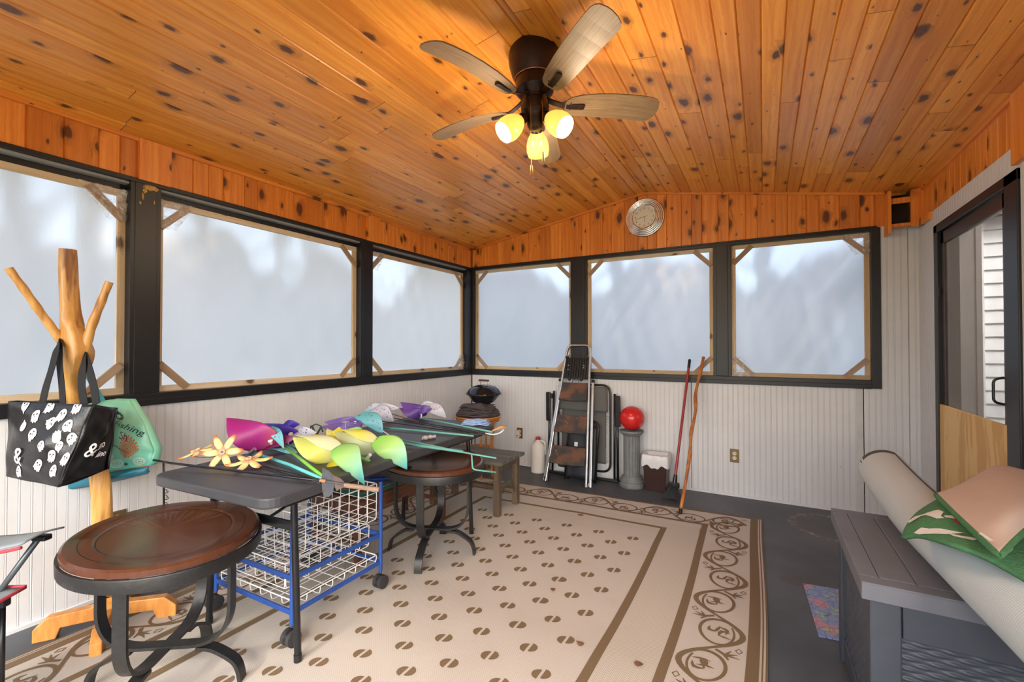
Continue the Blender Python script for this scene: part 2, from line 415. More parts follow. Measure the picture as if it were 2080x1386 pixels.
# pine cladding above the windows
mb = MB(); t = boards(mb, -L, 0, lambda s: ZC+.005, ZP, lambda s, d, z: (.001+d, s, z)); mb.bx((-.10, -L, ZP), (-.006, 0, ZC+.06))
o = struct(mb.build('trim_1', M['pine_wall'], recalc=False)); set_tone(o, t)
gab = lambda s: ZC+(ZR-ZC)*(1-abs(s-W/2)/(W/2))
mb = MB(); t = boards(mb, 0, 3.80, lambda s: gab(s)+.004, ZP, lambda s, d, z: (s, -.001-d, z))
mb.prism([(0, ZP), (W, ZP), (W, ZC+.06), (W/2, ZR+.06), (0, ZC+.06)], .007, .10, 0, 'xz')
o = struct(mb.build('trim_2', M['pine_wall'], recalc=False)); set_tone(o, t)
mb = MB(); t = boards(mb, .12, L, lambda s: ZC+.005, ZP, lambda s, d, z: (W-.001-d, -s, z)); mb.bx((W+.006, -L, ZP), (W+.10, 0, ZC+.06))
o = struct(mb.build('trim_3', M['pine_wall'], recalc=False)); set_tone(o, t)
# thin crown strips
def uvbar(mb, a, b, w_, t_, tone=.6):
    a = Vector(a); b = Vector(b); d = (b-a); ln = d.length; d.normalize(); k0 = len(mb.f)
    mb.bar([a, b], w_, t_, up=(0, 0, 1) if abs(d.z) < .9 else (1, 0, 0)); du, dv = random.uniform(0, 60), random.uniform(0, 60)
    X, Y = (mb.v[-8]-mb.v[-7]), (mb.v[-7]-mb.v[-6])
    for fi in range(k0, len(mb.f)):
        uv = []
        for vi in mb.f[fi]:
            q = mb.v[vi]-a; al = q.dot(d); ac = q.dot(X.normalized())+q.dot(Y.normalized()); uv.append((du+al, dv+ac))
        mb.uv[fi] = uv
mb = MB(); uvbar(mb, (.010, -L, ZC-.007), (.010, 0, ZC-.007), .018, .022); uvbar(mb, (W-.010, -L, ZC-.007), (W-.010, -.12, ZC-.007), .018, .022)
uvbar(mb, (0, -.010, ZC-.007), (W/2, -.010, ZR-.007), .018, .022); uvbar(mb, (W/2, -.010, ZR-.007), (3.80, -.010, gab(3.80)-.007), .018, .022)
o = struct(mb.build('trim_4', M['pine_wall'])); set_tone(o, [.7]*99)
# pine covers over the posts and end covers
mb = MB()
def slabz(mb, a, b):
    k0 = len(mb.f); mb.bx(a, b); du, dv = random.uniform(0, 60), random.uniform(0, 60); a, b = Vector(a), Vector(b); th = min(range(2), key=lambda i: abs(b[i]-a[i])); h = 1-th
    for fi in range(k0, len(mb.f)): mb.uv[fi] = [(du+mb.v[vi].z, dv+mb.v[vi][h]+.3*mb.v[vi][th]) for vi in mb.f[fi]]
slabz(mb, (0, -3.236, ZP-.004), (.024, -3.084, ZC+.002)); slabz(mb, (0, -1.615, ZP-.004), (.024, -1.475, ZC+.002)); slabz(mb, (0, -4.86, ZP-.004), (.024, -4.71, ZC+.002))
slabz(mb, (W-.024, -1.70, ZP-.10), (W, -1.50, ZC+.002))
# open box in the back right corner where a beam was cut away
slabz(mb, (3.795, -.135, 2.135), (3.815, 0, ZC+.005)); slabz(mb, (3.925, -.135, 2.17), (W, -.117, ZC-.0)); slabz(mb, (3.97, -.32, 2.17), (W, -.117, ZP))
slabz(mb, (3.815, -.115, 2.355), (3.925, -.095, 2.395)); slabz(mb, (3.815, -.12, 2.185), (3.925, -.02, 2.205))
o = struct(mb.build('trim_5', M['pine_wall'])); set_tone(o, [.8]*18+[.75]*60)
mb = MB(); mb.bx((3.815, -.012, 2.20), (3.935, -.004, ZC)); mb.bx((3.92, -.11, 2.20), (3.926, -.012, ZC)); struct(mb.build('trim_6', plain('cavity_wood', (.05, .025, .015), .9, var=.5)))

# black posts, sills and heads
RL, RB = .085, .05   # how far the window frames sit back on the left and back walls
mb = MB()
postsL = [(-3.267, -3.124), (-1.668, -1.534), (-4.90, -4.75), (-L, -5.45)]
for a, b in postsL: mb.bx((-.095, a, ZS), (.004, b, ZP))
mb.bx((-.095, -.10, ZS), (.003, 0, ZP))
mb.bx((-.095, -L, ZS), (.012, -.012, ZW)); mb.bx((-.012, -L, 2.198), (.010, -.01, 2.222)); mb.bx((-.095, -L, 2.150), (-.06, -.01, 2.222)); mb.bx((.004, -L, ZS-.005), (.016, -.012, ZS+.03))
for a, b in postsL[:2]:
    mb.bx((.003, a+.02, ZW), (.007, b-.02, 2.2))
struct(mb.build('trim_7', M['black'], bevel=.003))
mb = MB(); postsB = [(1.24, 1.412), (2.597, 2.742)]
for a, b in postsB: mb.bx((a, -.004, ZS), (b, .095, ZP)); mb.bx((a+.025, -.010, ZW), (b-.025, -.003, 2.195))
mb.bx((0.004, -.003, ZS), (.03, .095, ZP)); mb.bx((3.712, -.014, ZS-.002), (3.772, .095, 2.215))
mb.bx((.012, -.012, ZS), (3.712, .095, ZW)); mb.bx((.01, -.010, 2.192), (3.712, .095, 2.222)); mb.bx((.01, -.017, ZS-.005), (3.712, -.010, ZS+.03)); mb.bx((.01, -.016, 2.212), (3.75, -.008, 2.228))
struct(mb.build('trim_8', M['black'], bevel=.003))
struct(MB().bx((-.10, -.005, 0), (.012, .10, ZC+.05)).build('trim_15', M['black']))
# grey undersides of the heads on the left wall
struct(MB().bx((-.075, -L, 2.185), (-.012, -.01, 2.197)).build('trim_10', plain('grey_soffit', (.30, .30, .29), .6)))
# peeled paint on the first post
mb = MB(); random.seed(9)
def blob(cx, cz, w_, h_, n=18, x=.0078):
    pts = [(cx+math.cos(2*PI*i/n)*w_*random.uniform(.55, 1.05), cz+math.sin(2*PI*i/n)*h_*random.uniform(.5, 1.1)) for i in range(n)]
    mb.prism(pts, x, x+.0012, 0, 'yz')
blob(-3.175, 2.185, .048, .020); blob(-3.205, 2.165, .012, .02); blob(-3.213, 2.13, .006, .022); blob(-3.225, 2.09, .006, .010); blob(-3.16, 2.11, .003, .016)
struct(mb.build('trim_11', plain('bare_wood_patch', (.62, .36, .10), .7, var=.5, scale=80)))

# windows: raw wood screen frames with corner braces and plastic sheeting
def window(n, s0, s1, z0, z1, put):
    "put(s, d, z): d metres behind the wall face"
    o = bpy.data.objects.new('window_%d' % n, None); COL.objects.link(o); o['kind'] = 'structure'; o.empty_display_size = .05
    o.location = put(s0, .03, z0); base = Vector(o.location); Q = lambda s, d, z: Vector(put(s, d, z))-base
    fw = .034; mb = MB()
    for a, b in (((s0, z0+fw/2), (s1, z0+fw/2)), ((s0, z1-fw/2), (s1, z1-fw/2))): uvbar2(mb, Q(a[0], .010, a[1]), Q(b[0], .010, b[1]), fw, .02, Q)
    for s_ in (s0+fw/2, s1-fw/2): uvbar2(mb, Q(s_, .011, z0), Q(s_, .011, z1), fw, .02, Q)
    f = mb.build('window_frame', M['frame_wood'], o); set_tone(f, [random.random() for _ in range(40)])
    q = .150
    for (cs, ds) in ((s0, 1), (s1, -1)):
        for (cz, dz) in ((z0, 1), (z1, -1)):
            m2 = MB(); a = Q(cs+ds*(fw*.5), -.006, cz+dz*(q+.01)); b = Q(cs+ds*(q+.01), -.006, cz+dz*(fw*.5)); uvbar2(m2, a, b, .040, .012, Q)
            k = m2.build('corner_brace', M['brace_wood'], o); set_tone(k, [random.random()]*12)
    def sh(u, v):
        s_ = s0+.01+(s1-s0-.02)*u; z = z0+.01+(z1-z0-.02)*v
        eu, ev = min(u, 1-u), min(v, 1-v); r = .0012*math.sin(38*u+9*v)+.0010*math.sin(21*v-33*u+n)
        th = math.atan2(v, u)
        fold = .003*math.sin(th*42)*math.exp(-math.hypot(u, v)*3.0)*min(1, math.hypot(u, v)*6)
        return Q(s_, .026+(r+fold)*min(1, 8*min(eu, ev)), z)
    m3 = MB(); m3.grid(sh, 48, 36); m3.build('plastic_sheet', M['plastic'], o, smooth=True)
    # loose crinkled plastic over a corner
    for (cu, cv) in WRAP.get(n, ()):
        cs = s0 if cu == 0 else s1; sg = 1 if cu == 0 else -1; cz = z0 if cv == 0 else z1; sz = 1 if cv == 0 else -1
        def cr(u, v): 
            return Q(cs+sg*u*.20*(1-.55*v), -.014-.006*math.sin(u*23+v*17)-.004*math.sin(v*31), cz+sz*v*.17)
        m4 = MB(); m4.grid(cr, 14, 14); m4.build('loose_plastic', M['crinkle'], o, smooth=True)
    return o
def uvbar2(mb, a, b, w_, t_, Q):
    k0 = len(mb.f); a = Vector(a); b = Vector(b); d = (b-a).normalized(); nrm_ = (Q(0, 1, 0)-Q(0, 0, 0)).normalized()
    x = nrm_.cross(d).normalized(); du, dv = random.uniform(0, 60), random.uniform(0, 60)
    vs = []
    for p in (a, b):
        for (i, j) in ((-1, -1), (1, -1), (1, 1), (-1, 1)): vs.append(p+x*(i*w_/2)+nrm_*(j*t_/2))
    mb.add(vs, [(0, 1, 2, 3), (4, 7, 6, 5), (0, 4, 5, 1), (1, 5, 6, 2), (2, 6, 7, 3), (3, 7, 4, 0)])
    for fi in range(k0, len(mb.f)): mb.uv[fi] = [(du+(mb.v[vi]-a).dot(d), dv+(mb.v[vi]-a).dot(x)+(mb.v[vi]-a).dot(nrm_)) for vi in mb.f[fi]]
WRAP = {1: ((1, 1),), 2: ((0, 1),), 3: ((0, 1), (1, 0)), 6: ((1, 1), (0, 0))}
putL = lambda s, d, z: (-.052-d, s, z)
putB = lambda s, d, z: (s, .038+d, z)
window(1, -4.75, -3.267, ZW, 2.152, putL); window(2, -3.124, -1.668, ZW, 2.152, putL); window(3, -1.534, -.10, ZW, 2.152, putL); window(7, -5.45, -4.90, ZW, 2.152, putL)
window(4, .03, 1.24, ZW, 2.192, putB); window(5, 1.412, 2.597, ZW, 2.192, putB); window(6, 2.742, 3.712, ZW, 2.192, putB)

# baseboards: thin caulked strip at the wall foot
struct(MB().bx((0, -L, 0), (.012, -.012, .018)).build('baseboard_left', M['white'])); struct(MB().bx((.0, -.012, 0), (W, 0, .018)).build('baseboard_back', M['white']))

# ------------------------------------------------------------ screen door
D = bpy.data.objects.new('door_1', None); COL.objects.link(D); D['kind'] = 'structure'; D.location = (W, DY0, 0)
T = Matrix.Translation(-Vector((W, DY0, 0)))
def mbl(): q = MB(); q.T = T; return q
mb = mbl(); mb.bx((W-.012, DY0-.065, 0), (W+.10, DY0, DZ)); mb.bx((W-.012, DY1, 0), (W+.10, DY1+.13, DZ)); mb.bx((W-.012, DY1, DZ-.055), (W+.10, DY0, DZ)); mb.build('door_frame', M['black'], D, bevel=.004)
brown = plain('brown_metal', (.055, .038, .032), .4, metal=.3, var=.2)
dy0, dy1 = DY0-.066, DY1+.131; mb = mbl(); xx = (W+.008, W+.035)
mb.bx((xx[0], dy0-.05, .02), (xx[1], dy0, DZ-.06)); mb.bx((xx[0], dy1, .02), (xx[1], dy1+.075, DZ-.06)); mb.bx((xx[0], dy1, DZ-.135), (xx[1], dy0, DZ-.06)); mb.bx((xx[0], dy1, .02), (xx[1], dy0, .12)); mb.bx((xx[0], dy1, .86), (xx[1], dy0, .90))
leaf = mb.build('door_leaf', brown, D, bevel=.003)
def mk_screen():
    k = NT('insect_screen'); k.t.nodes.remove(k.b); tr = k.n('BsdfTransparent'); df = k.n('BsdfDiffuse'); df.inputs[0].default_value = (.33, .31, .28, 1)
    m = k.n('MixShader'); k.set(m.inputs[0], k.math('ADD', .40, k.math('MULTIPLY', k.noise(k.coord(), 8, 3), .10))); k.set(m.inputs[1], tr); k.set(m.inputs[2], df); k.set(k.o.inputs[0], m); return k.mat
mb = mbl(); mb.bx((W+.022, dy1+.07, .10), (W+.024, dy0-.045, DZ-.13)); mb.build('screen_mesh', mk_screen(), leaf)
def mk_ply():
    k = NT('plywood'); v = k.coord(); ds = k.noise(k.mapv(v, (1, 2.5, 1.0)), 1, 2, .5, 1)
    vv = k.n('VectorMath', operation='MULTIPLY_ADD'); k.set(vv.inputs[0], ds); k.set(vv.inputs[1], (.0, .5, .5)); k.set(vv.inputs[2], v)
    a = k.noise(k.mapv(vv.outputs[0], (1, 13, 1.5)), 1, 4, .6); b = k.noise(k.mapv(v, (1, 60, 3)), 1, 3, .6)
    c = k.mix(k.step(a, .46, .56), (.80, .53, .20), (.62, .34, .09)); c = k.mix(k.math('MULTIPLY', b, .35), c, (.72, .50, .22)); return k.base(c, .55)
mb = mbl(); mb.bx((W-.006, dy1-.005, .03), (W+.007, dy0-.0, .925)); mb.build('plywood_panel', mk_ply(), leaf)
mb = mbl(); mb.tube(fillet([(W+.008, -1.31, 1.02), (W-.03, -1.31, 1.03), (W-.03, -1.31, 1.14), (W+.008, -1.31, 1.15)], .02), .006, 8); mb.build('door_handle', M['black'], leaf)
mb = mbl(); mb.tube([(W-.006, DY0-.06, 1.62), (W-.006, DY0-.06, 1.70)], .008, 8); mb.box((W-.004, DY0-.06, 1.66), (.004, .045, .06)); mb.build('hinge', M['black'], D)

# ------------------------------------------------------------ outside
def mk_siding():
    k = NT('vinyl_siding'); return k.base(k.mix(k.noise(k.coord(), 3, 3), (.66, .68, .69), (.74, .76, .77)), .5)
sid = mk_siding()
def siding(name, a, b, z0, z1, lap=.105, nrm_=(0, -1, 0)):
    mb = MB(); a = Vector(a); b = Vector(b); n_ = Vector(nrm_); z = z0
    while z < z1:
        e = min(z+lap, z1)
        p = [a+n_*.026, b+n_*.026, b+n_*.003, a+n_*.003]
        mb.quad(p[0]+Vector((0, 0, z)), p[1]+Vector((0, 0, z)), p[2]+Vector((0, 0, e)), p[3]+Vector((0, 0, e)))
        mb.quad(p[0]+Vector((0, 0, z)), p[1]+Vector((0, 0, z)), b+Vector((0, 0, z)), a+Vector((0, 0, z)))
        z = e
    c = (a+b)/2; d = b-a; ln = d.length
    mb.add([a+Vector((0,0,z0)), b+Vector((0,0,z0)), b-n_*.1+Vector((0,0,z0)), a-n_*.1+Vector((0,0,z0)), a+Vector((0,0,z1)), b+Vector((0,0,z1)), b-n_*.1+Vector((0,0,z1)), a-n_*.1+Vector((0,0,z1))],
           [(0,1,2,3),(4,5,6,7),(0,1,5,4),(1,2,6,5),(2,3,7,6),(3,0,4,7)])
    return struct(mb.build(name, sid, recalc=False))
siding('wall_house', (4.45, .55, 0), (8.5, .55, 0), -.3, 2.32)
siding('wall_house', (4.45, 10.2, 0), (4.45, .55, 0), -.6, 2.32, nrm_=(-1, 0, 0))
struct(MB().bx((4.14, -2.85, -.6), (8.5, -1.75, 2.7)).build('wall_house', sid))  # unseen block added to keep the sun off the walls beyond the door
mb = MB(); mb.bx((4.40, .50, -.3), (4.50, .60, 2.32)); mb.bx((4.25, .30, 2.32), (8.5, .45, 2.44)); mb.bx((3.93, .45, 2.30), (4.06, 10.4, 2.44)); mb.bx((4.38, 10.1, -.6), (4.50, 10.3, 2.32)); mb.bx((3.98, 10.25, -.6), (4.08, 10.35, 2.3)); struct(mb.build('trim_12', plain('white_trim', (.8, .8, .8), .5)))
mb = MB(); mb.bx((4.0, .45, 2.40), (8.6, 10.4, 2.46)); mb.prism([(4.0, 2.46), (8.6, 2.46), (8.6, 3.9), (6.4, 3.9)], .45, 10.4, 0, 'xz'); struct(mb.build('trim_13', M['shingle']))
mb = MB(); mb.bx((4.06, -.02, -.3), (4.31, .02, 2.3)); mb.bx((4.295, -.03, -.3), (4.325, .03, 2.3)); struct(mb.build('trim_14', plain('taupe_panel', (.21, .195, .18), .6)))
mb = MB(); mb.bx((4.42, 3.2, .3), (4.45, 4.2, 1.9)); struct(mb.build('window_8', plain('house_window', (.85, .85, .85), .3)))
def mk_grass():
    k = NT('winter_lawn'); v = k.coord(); c = k.mix(k.step(k.noise(v, .12, 4, .6), .35, .65), (.20, .17, .09), (.40, .33, .20)); return k.base(k.mix(k.noise(v, 3, 4), c, (.30, .27, .14)), .9)
tag(MB().bx((-60, -60, -.9), (60, 60, -.6)).build('lawn', mk_grass()), 'pale winter lawn beyond the plastic sheeting', 'lawn', kind='structure')
bark = plain('bark', (.10, .085, .075), .9, var=.5, bump=.5); random.seed(21)
k_ = 0
for (x, y, r, h) in [(-7, -1.6, .20, 9), (-10.5, 1.6, .25, 10), (-14, 5, .3, 12), (-8, 6, .22, 10), (-4.5, 8.5, .2, 10), (-1, 11.5, .26, 11), (1.9, 9.5, .22, 10), (3.0, 17, .3, 12), (-11, -4.6, .3, 11), (-16, -.5, .34, 13), (-6.0, -6.2, .18, 9), (-19, 9, .4, 13), (-10, 13, .4, 13), (-4, 16, .4, 13)]:
    t = thing('tree', ['bare grey tree trunk blurred behind the left wall sheeting', 'bare grey tree trunk blurred behind the back wall sheeting'][x > -4.6 and y > 5], 'tree', (x, y, -.6), 0, ['trees beyond the left wall windows', 'trees beyond the back wall windows'][x > -4.6 and y > 5])
    mb = MB(); pts = [(random.uniform(-.1, .1)*i, random.uniform(-.1, .1)*i, h*i/6) for i in range(7)]; mb.tube(pts, [r*(1-.11*i) for i in range(7)], 10); mb.build('trunk', bark, t, smooth=True)
    for j in range(9):
        mb = MB(); i = random.uniform(1.6, 5.4); i0 = int(i); f = i-i0; q0 = Vector(pts[i0])*(1-f)+Vector(pts[i0+1])*f; a = random.uniform(0, 2*PI); l_ = random.uniform(.7, 1.7)
        p1 = q0+Vector((math.cos(a)*l_, math.sin(a)*l_, l_*.7)); mid = (q0+p1)/2+Vector((0, 0, -.1)); mb.tube([q0, mid, p1, p1+Vector((math.cos(a+.5), math.sin(a+.5), .9))*l_*.5], [r*.3, r*.2, r*.12, r*.03], 6)
        mb.build('branch', bark, t, smooth=True)
# distant woodland band
mb = MB(); random.seed(3)
for i in range(70):
    a = R(60+i*2.2); d = random.uniform(28, 40); x, y = math.cos(a)*d, math.sin(a)*d; h = random.uniform(5, 9)
    mb.lathe([(.05, 0), (h*.22, h*.25), (h*.28, h*.55), (h*.18, h*.85), (.02, h)], (x, y, -.6), 8)
tag(mb.build('distant_trees', plain('woodland', (.13, .12, .11), .9, var=.4), smooth=True), 'hazy grey treeline far beyond the windows', 'treeline', kind='stuff')

# ============================================================ FURNITURE
iron = plain('hammered_black_iron', (.022, .021, .021), .38, metal=.2, var=.35, scale=60, bump=.15, bscale=150)
blackm = plain('black_tube', (.012, .013, .016), .3, metal=.1, var=.3)

# ---- ceiling fan
bronze = plain('oil_rubbed_bronze', (.032, .014, .010), .38, metal=.4, var=.35)
def mk_blade():
    k = NT('weathered_oak_blade'); v = k.n('UVMap', uv_map='UVMap').outputs[0]; g = k.noise(k.mapv(v, (5, 110, 5)), 1, 5, .7); g2 = k.noise(k.mapv(v, (3, 22, 2)), 1, 3, .5)
    c = k.mix(k.step(g, .35, .7), (.17, .105, .055), (.27, .18, .10)); c = k.mix(k.math('MULTIPLY', k.step(g2, .5, .7), .35), c, (.17, .10, .05)); return k.base(c, .5)
def mk_shade():
    k = NT('amber_glass_shade'); c = (1, .80, .42); k.b.inputs['Emission Strength'].default_value = .62; k.b.inputs['Emission Color'].default_value = (1, .62, .10, 1)
    return k.base((.80, .50, .14), .25)
def mk_bulb():
    k = NT('lit_bulb'); k.b.inputs['Emission Strength'].default_value = 9; k.b.inputs['Emission Color'].default_value = (1, .86, .55, 1); return k.base((1, 1, 1), .4)
m_blade, m_shade, m_bulb = mk_blade(), mk_shade(), mk_bulb()
FX, FY = 1.996, -2.378
fan = thing('ceiling_fan', 'bronze hugger ceiling fan with five weathered oak blades and three lit amber shades', 'ceiling fan', (FX, FY, 2.777)); fan.rotation_euler = (-.05, -.04, 0)
MB().lathe([(0, .03), (.118, .03), (.124, .0), (.129, -.04), (.126, -.075), (.112, -.125), (.100, -.150), (.0, -.152)], seg=48).build('motor_housing', bronze, fan, smooth=35)
MB().lathe([(0, -.150), (.092, -.150), (.095, -.165), (.093, -.215), (.075, -.235), (.060, -.245), (.058, -.262), (0, -.262)], seg=40).build('motor', bronze, fan, smooth=35)
MB().lathe([(.095, -.150), (.101, -.153), (.096, -.156)], seg=40).build('copper_ring', plain('copper_edge', (.45, .16, .07), .3, metal=.8), fan, smooth=True)
MB().lathe([(0, -.258), (.050, -.260), (.066, -.270), (.070, -.300), (.066, -.325), (.050, -.335), (.042, -.350), (.040, -.385), (.030, -.405), (0, -.410)], seg=40).build('light_kit', bronze, fan, smooth=35)
zb = -.274
for k in range(5):
    a = R(251.3+72*k); ca, sa = math.cos(a), math.sin(a)
    m4 = Matrix.Rotation(a, 4, 'Z') @ Matrix.Translation((0, 0, zb))
    pit = Matrix.Rotation(R(-16), 4, 'X')
    mb = MB(); mb.T = m4 @ pit
    # outline: narrow rounded root, widest near the tip, clipped tip
    prof_ = [(.150, .022, -.022), (.158, .040, -.038), (.175, .052, -.050), (.22, .062, -.060), (.30, .069, -.066), (.38, .072, -.069), (.46, .074, -.071), (.54, .075, -.072), (.585, .073, -.070), (.605, .060, -.064), (.620, .035, -.050), (.628, .004, -.022)]
    n = len(prof_); vs = []; uvp = []
    for z in (-.003, .003):
        for x, ya, yb_ in prof_:
            bow = .026*math.sin(PI*(x-.12)/.56)-.012
            for q in (0, .33, .67, 1): y = ya+(yb_-ya)*q; vs.append((x, y, z+bow)); uvp.append((x+k*3.1, y+k))
    F_ = []; m_ = 4*n
    for h in (0, 1):
        for i in range(n-1):
            for q in range(3): F_.append(tuple(h*m_+c for c in (i*4+q, i*4+q+1, (i+1)*4+q+1, (i+1)*4+q)))
    for i in range(n-1):
        F_ += [(i*4, (i+1)*4, m_+(i+1)*4, m_+i*4), (i*4+3, (i+1)*4+3, m_+(i+1)*4+3, m_+i*4+3)]
    for q in range(3): F_ += [(q, q+1, m_+q+1, m_+q), ((n-1)*4+q, (n-1)*4+q+1, m_+(n-1)*4+q+1, m_+(n-1)*4+q)]
    mb.add(vs, F_, 0, [[uvp[c] for c in f] for f in F_])
    mb.build('blade', [m_blade], fan)
    mb = MB(); mb.T = m4 @ pit
    mb.bar(smoothpath([(.03, 0, .045), (.10, 0, .010), (.16, 0, -.006), (.245, 0, -.006)], 4), .030, .008); mb.box((.235, 0, -.006), (.03, .022, .010)); mb.box((.165, 0, -.004), (.035, .05, .006))
    mb.build('blade_iron', bronze, fan, bevel=.002)
for k in range(3):
    a = R(-90+29.2-8+120*k+180)
    d = Vector((math.cos(a), math.sin(a), 0))
    tilt = Vector((d.x*math.sin(R(48)), d.y*math.sin(R(48)), -math.cos(R(48))))
    c0 = Vector((0, 0, -.345))+d*.045
    mb = MB(); mb.tube([Vector((0, 0, -.33)), c0, c0+tilt*.03], .012, 8); rot = Vector((0, 0, -1)).rotation_difference(tilt).to_matrix().to_4x4()
    mb.T = Matrix.Translation(c0+tilt*.02) @ rot; mb.lathe([(0, .01), (.020, .008), (.026, -.005), (.028, -.03), (0, -.032)], seg=20); mb.T = Matrix(); mb.build('lamp_arm', bronze, fan, smooth=35)
    mb = MB(); mb.T = Matrix.Translation(c0+tilt*.045) @ rot
    mb.lathe([(.022, .004), (.034, -.010), (.048, -.035), (.057, -.065), (.059, -.095), (.053, -.122), (.050, -.1225), (.0555, -.095), (.0535, -.065), (.045, -.036), (.031, -.012), (.02, .002)], seg=36)
    sh = mb.build('lamp_shade', m_shade, fan, smooth=True)
    mb = MB(); mb.T = Matrix.Translation(c0+tilt*.045) @ rot; mb.lathe([(0, -.015), (.012, -.018), (.014, -.035), (.026, -.060), (.030, -.078), (.025, -.098), (.012, -.108), (0, -.110)], seg=20); mb.build('bulb', m_bulb, sh, smooth=True)
    l = bpy.data.lights.new('lamp_light', 'POINT'); l.energy = FAN_W; l.color = (1, .80, .55); l.shadow_soft_size = .04
    lo = bpy.data.objects.new('lamp_light', l); COL.objects.link(lo); lo.location = Vector((FX, FY, 2.777))+c0+tilt*.20
for (dx, dy, zz) in ((.012, -.072, -.62), (.062, -.045, -.555)):
    mb = MB(); mb.tube([(dx*.9, dy*.9, -.30), (dx, dy, -.33), (dx, dy, zz)], .0012, 5); mb.lathe([(0, .0), (.005, -.004), (.008, -.025), (.0075, -.045), (.003, -.055), (0, -.056)], (dx, dy, zz), 12)
    mb.build('pull_chain', plain('chain_brass', (.35, .17, .05), .4, metal=.5), fan, smooth=40)

# ---- wall clock
chrome = plain('chrome', (.80, .80, .80), .09, metal=1, var=.02)
ck = thing('wall_clock', 'round chrome wall clock with ridged rim and cream dial on the pine gable', 'clock', (2.003, -.002, 2.537))
prof = [(.0, 0), (.186, 0)]
for i in range(5):
    r = .186-i*.0145; y0 = -.006-i*.007
    for q in range(7): aa = R(90*q/6); prof.append((r-.0145*(1-math.cos(aa)) if 0 else r-.0125*(q/6), y0-.0095*math.sin(R(180*q/6*.62))))
prof += [(.112, -.050), (.107, -.046), (.106, -.034), (0, -.034)]
MB().lathe(prof, ax='y', seg=64).build('clock_rim', chrome, ck, smooth=30)
MB().lathe([(0, -.0355), (.106, -.0355)], ax='y', seg=48).build('clock_dial', plain('dial_cream', (.76, .72, .60), .5, var=.05), ck)
ink = plain('ink_black', (.015, .013, .012), .6)
for h in range(1, 13):
    mb = MB(); vs, fs = text2d(str(h), .026); xs = [v[0] for v in vs]; ys = [v[1] for v in vs]; cx, cy = (min(xs)+max(xs))/2, (min(ys)+max(ys))/2
    a = PI/2-h*PI/6; mb.add([(v[0]-cx+.083*math.cos(a), -.0362, v[1]-cy+.083*math.sin(a)) for v in vs], fs)
    mb.build('clock_numeral', ink, ck)
def hand(ang, ln, back, w_, y): 
    mb = MB(); d = Vector((math.sin(R(ang)), 0, math.cos(R(ang)))); mb.bar([d*-back+Vector((0, y, 0)), d*ln+Vector((0, y, 0))], .0012, w_, up=(0, 1, 0)); mb.build('clock_hand', ink, ck)
hand(178, .052, .006, .007, -.038); hand(257, .088, .030, .004, -.040)

# ---- electrical outlets
brass_pl = plain('antique_brass_plate', (.20, .145, .06), .4, metal=.6)
ivory = plain('ivory_plastic', (.70, .66, .55), .4)
def outlet(loc, rz, label, plug=False):
    t = thing('wall_outlet', label, 'outlet', loc, rz)
    MB().box((0, -.003, 0), (.072, .006, .116)).build('cover_plate', brass_pl, t, bevel=.002)
    for s_ in (-1, 1):
        m_ = MB(); m_.lathe([(0, -.0085), (.016, -.0085), (.017, -.006)], (0, 0, s_*.020), 20, ax='y'); r_ = m_.build('receptacle', ivory, t, smooth=30)
        m_ = MB(); m_.box((-.005, -.0090, s_*.020+.003), (.002, .001, .008)); m_.box((.005, -.0090, s_*.020+.003), (.002, .001, .007)); m_.build('slots', ink, r_)
    return t
outlet((at(1492, 926, 1, 0).x, -.001, at(1492, 926, 1, 0).z), 0, 'brass wall outlet right of the walking stick with two ivory sockets')
p = at(1056, 880, 1, 0); outlet((p.x, -.001, p.z), 0, 'brass wall outlet left of the step ladder with a plug-in device')
t = thing('plug_in_freshener', 'small pinkish plug-in device in the outlet beside the plant stand', 'plug-in device', (p.x-.018, -.012, p.z-.008))
MB().box((0, -.016, 0), (.055, .030, .085)).build('casing', plain('pinkish_plastic', (.66, .55, .56), .4), t, bevel=.012); MB().lathe([(0, -.033), (.007, -.033), (.007, -.030)], (.006, 0, -.015), 12, ax='y').build('dial', ink, t)
p = at(238, 1060, 0, 0); outlet((.001, p.y, p.z), PI/2, 'brass wall outlet behind the coat tree above the oval table')

# ---- area rug with vine border and split round prints
def mk_rug(name, c1, c2, holes):
    k = NT(name); v = k.coord(); w1 = k.n('TexChecker'); k.set(w1.inputs[0], k.mapv(v, (1, 1, 1))); w1.inputs['Scale'].default_value = 180
    ch = k.math('MULTIPLY', w1.outputs['Fac'], holes); st = k.step(k.noise(v, 3.2, 4, .6), .5, .75)
    c = k.mix(ch, c1, c2); c = k.mix(k.math('MULTIPLY', st, .25), c, tuple(a*.72 for a in c1)); k.bump(w1.outputs['Fac'], .5, .001); return k.base(c, .85)
m_r1 = mk_rug('rug_cream_weave', (.53, .485, .43), (.38, .34, .285), .45); m_r2 = mk_rug('rug_open_weave', (.55, .51, .445), (.30, .25, .18), .6)
m_r3 = mk_rug('rug_brown_weave', (.19, .125, .065), (.11, .075, .04), .5); m_r4 = mk_rug('rug_white_edge', (.72, .66, .56), (.4, .35, .3), .2)
RX0, RX1, RY1, RY0 = .265, 2.985, -.565, -4.20    # rug extents (left, right, far, near)
def rugz(x, y): 
    return .006+.003*math.sin(y*3.1+x*1.3)*math.sin(x*2.2+.6)+.003*math.exp(-((x-1.74)/.11)**2)+.003*math.exp(-((y+1.35)/.12)**2)+.003*math.exp(-((y+2.55)/.12)**2)
SK = lambda x, y: (x+.012*math.sin(y*2.3)*(1 if x > 2 else .3), y+(x-1.6)*.035)     # the rug lies a touch askew
rug = MB()
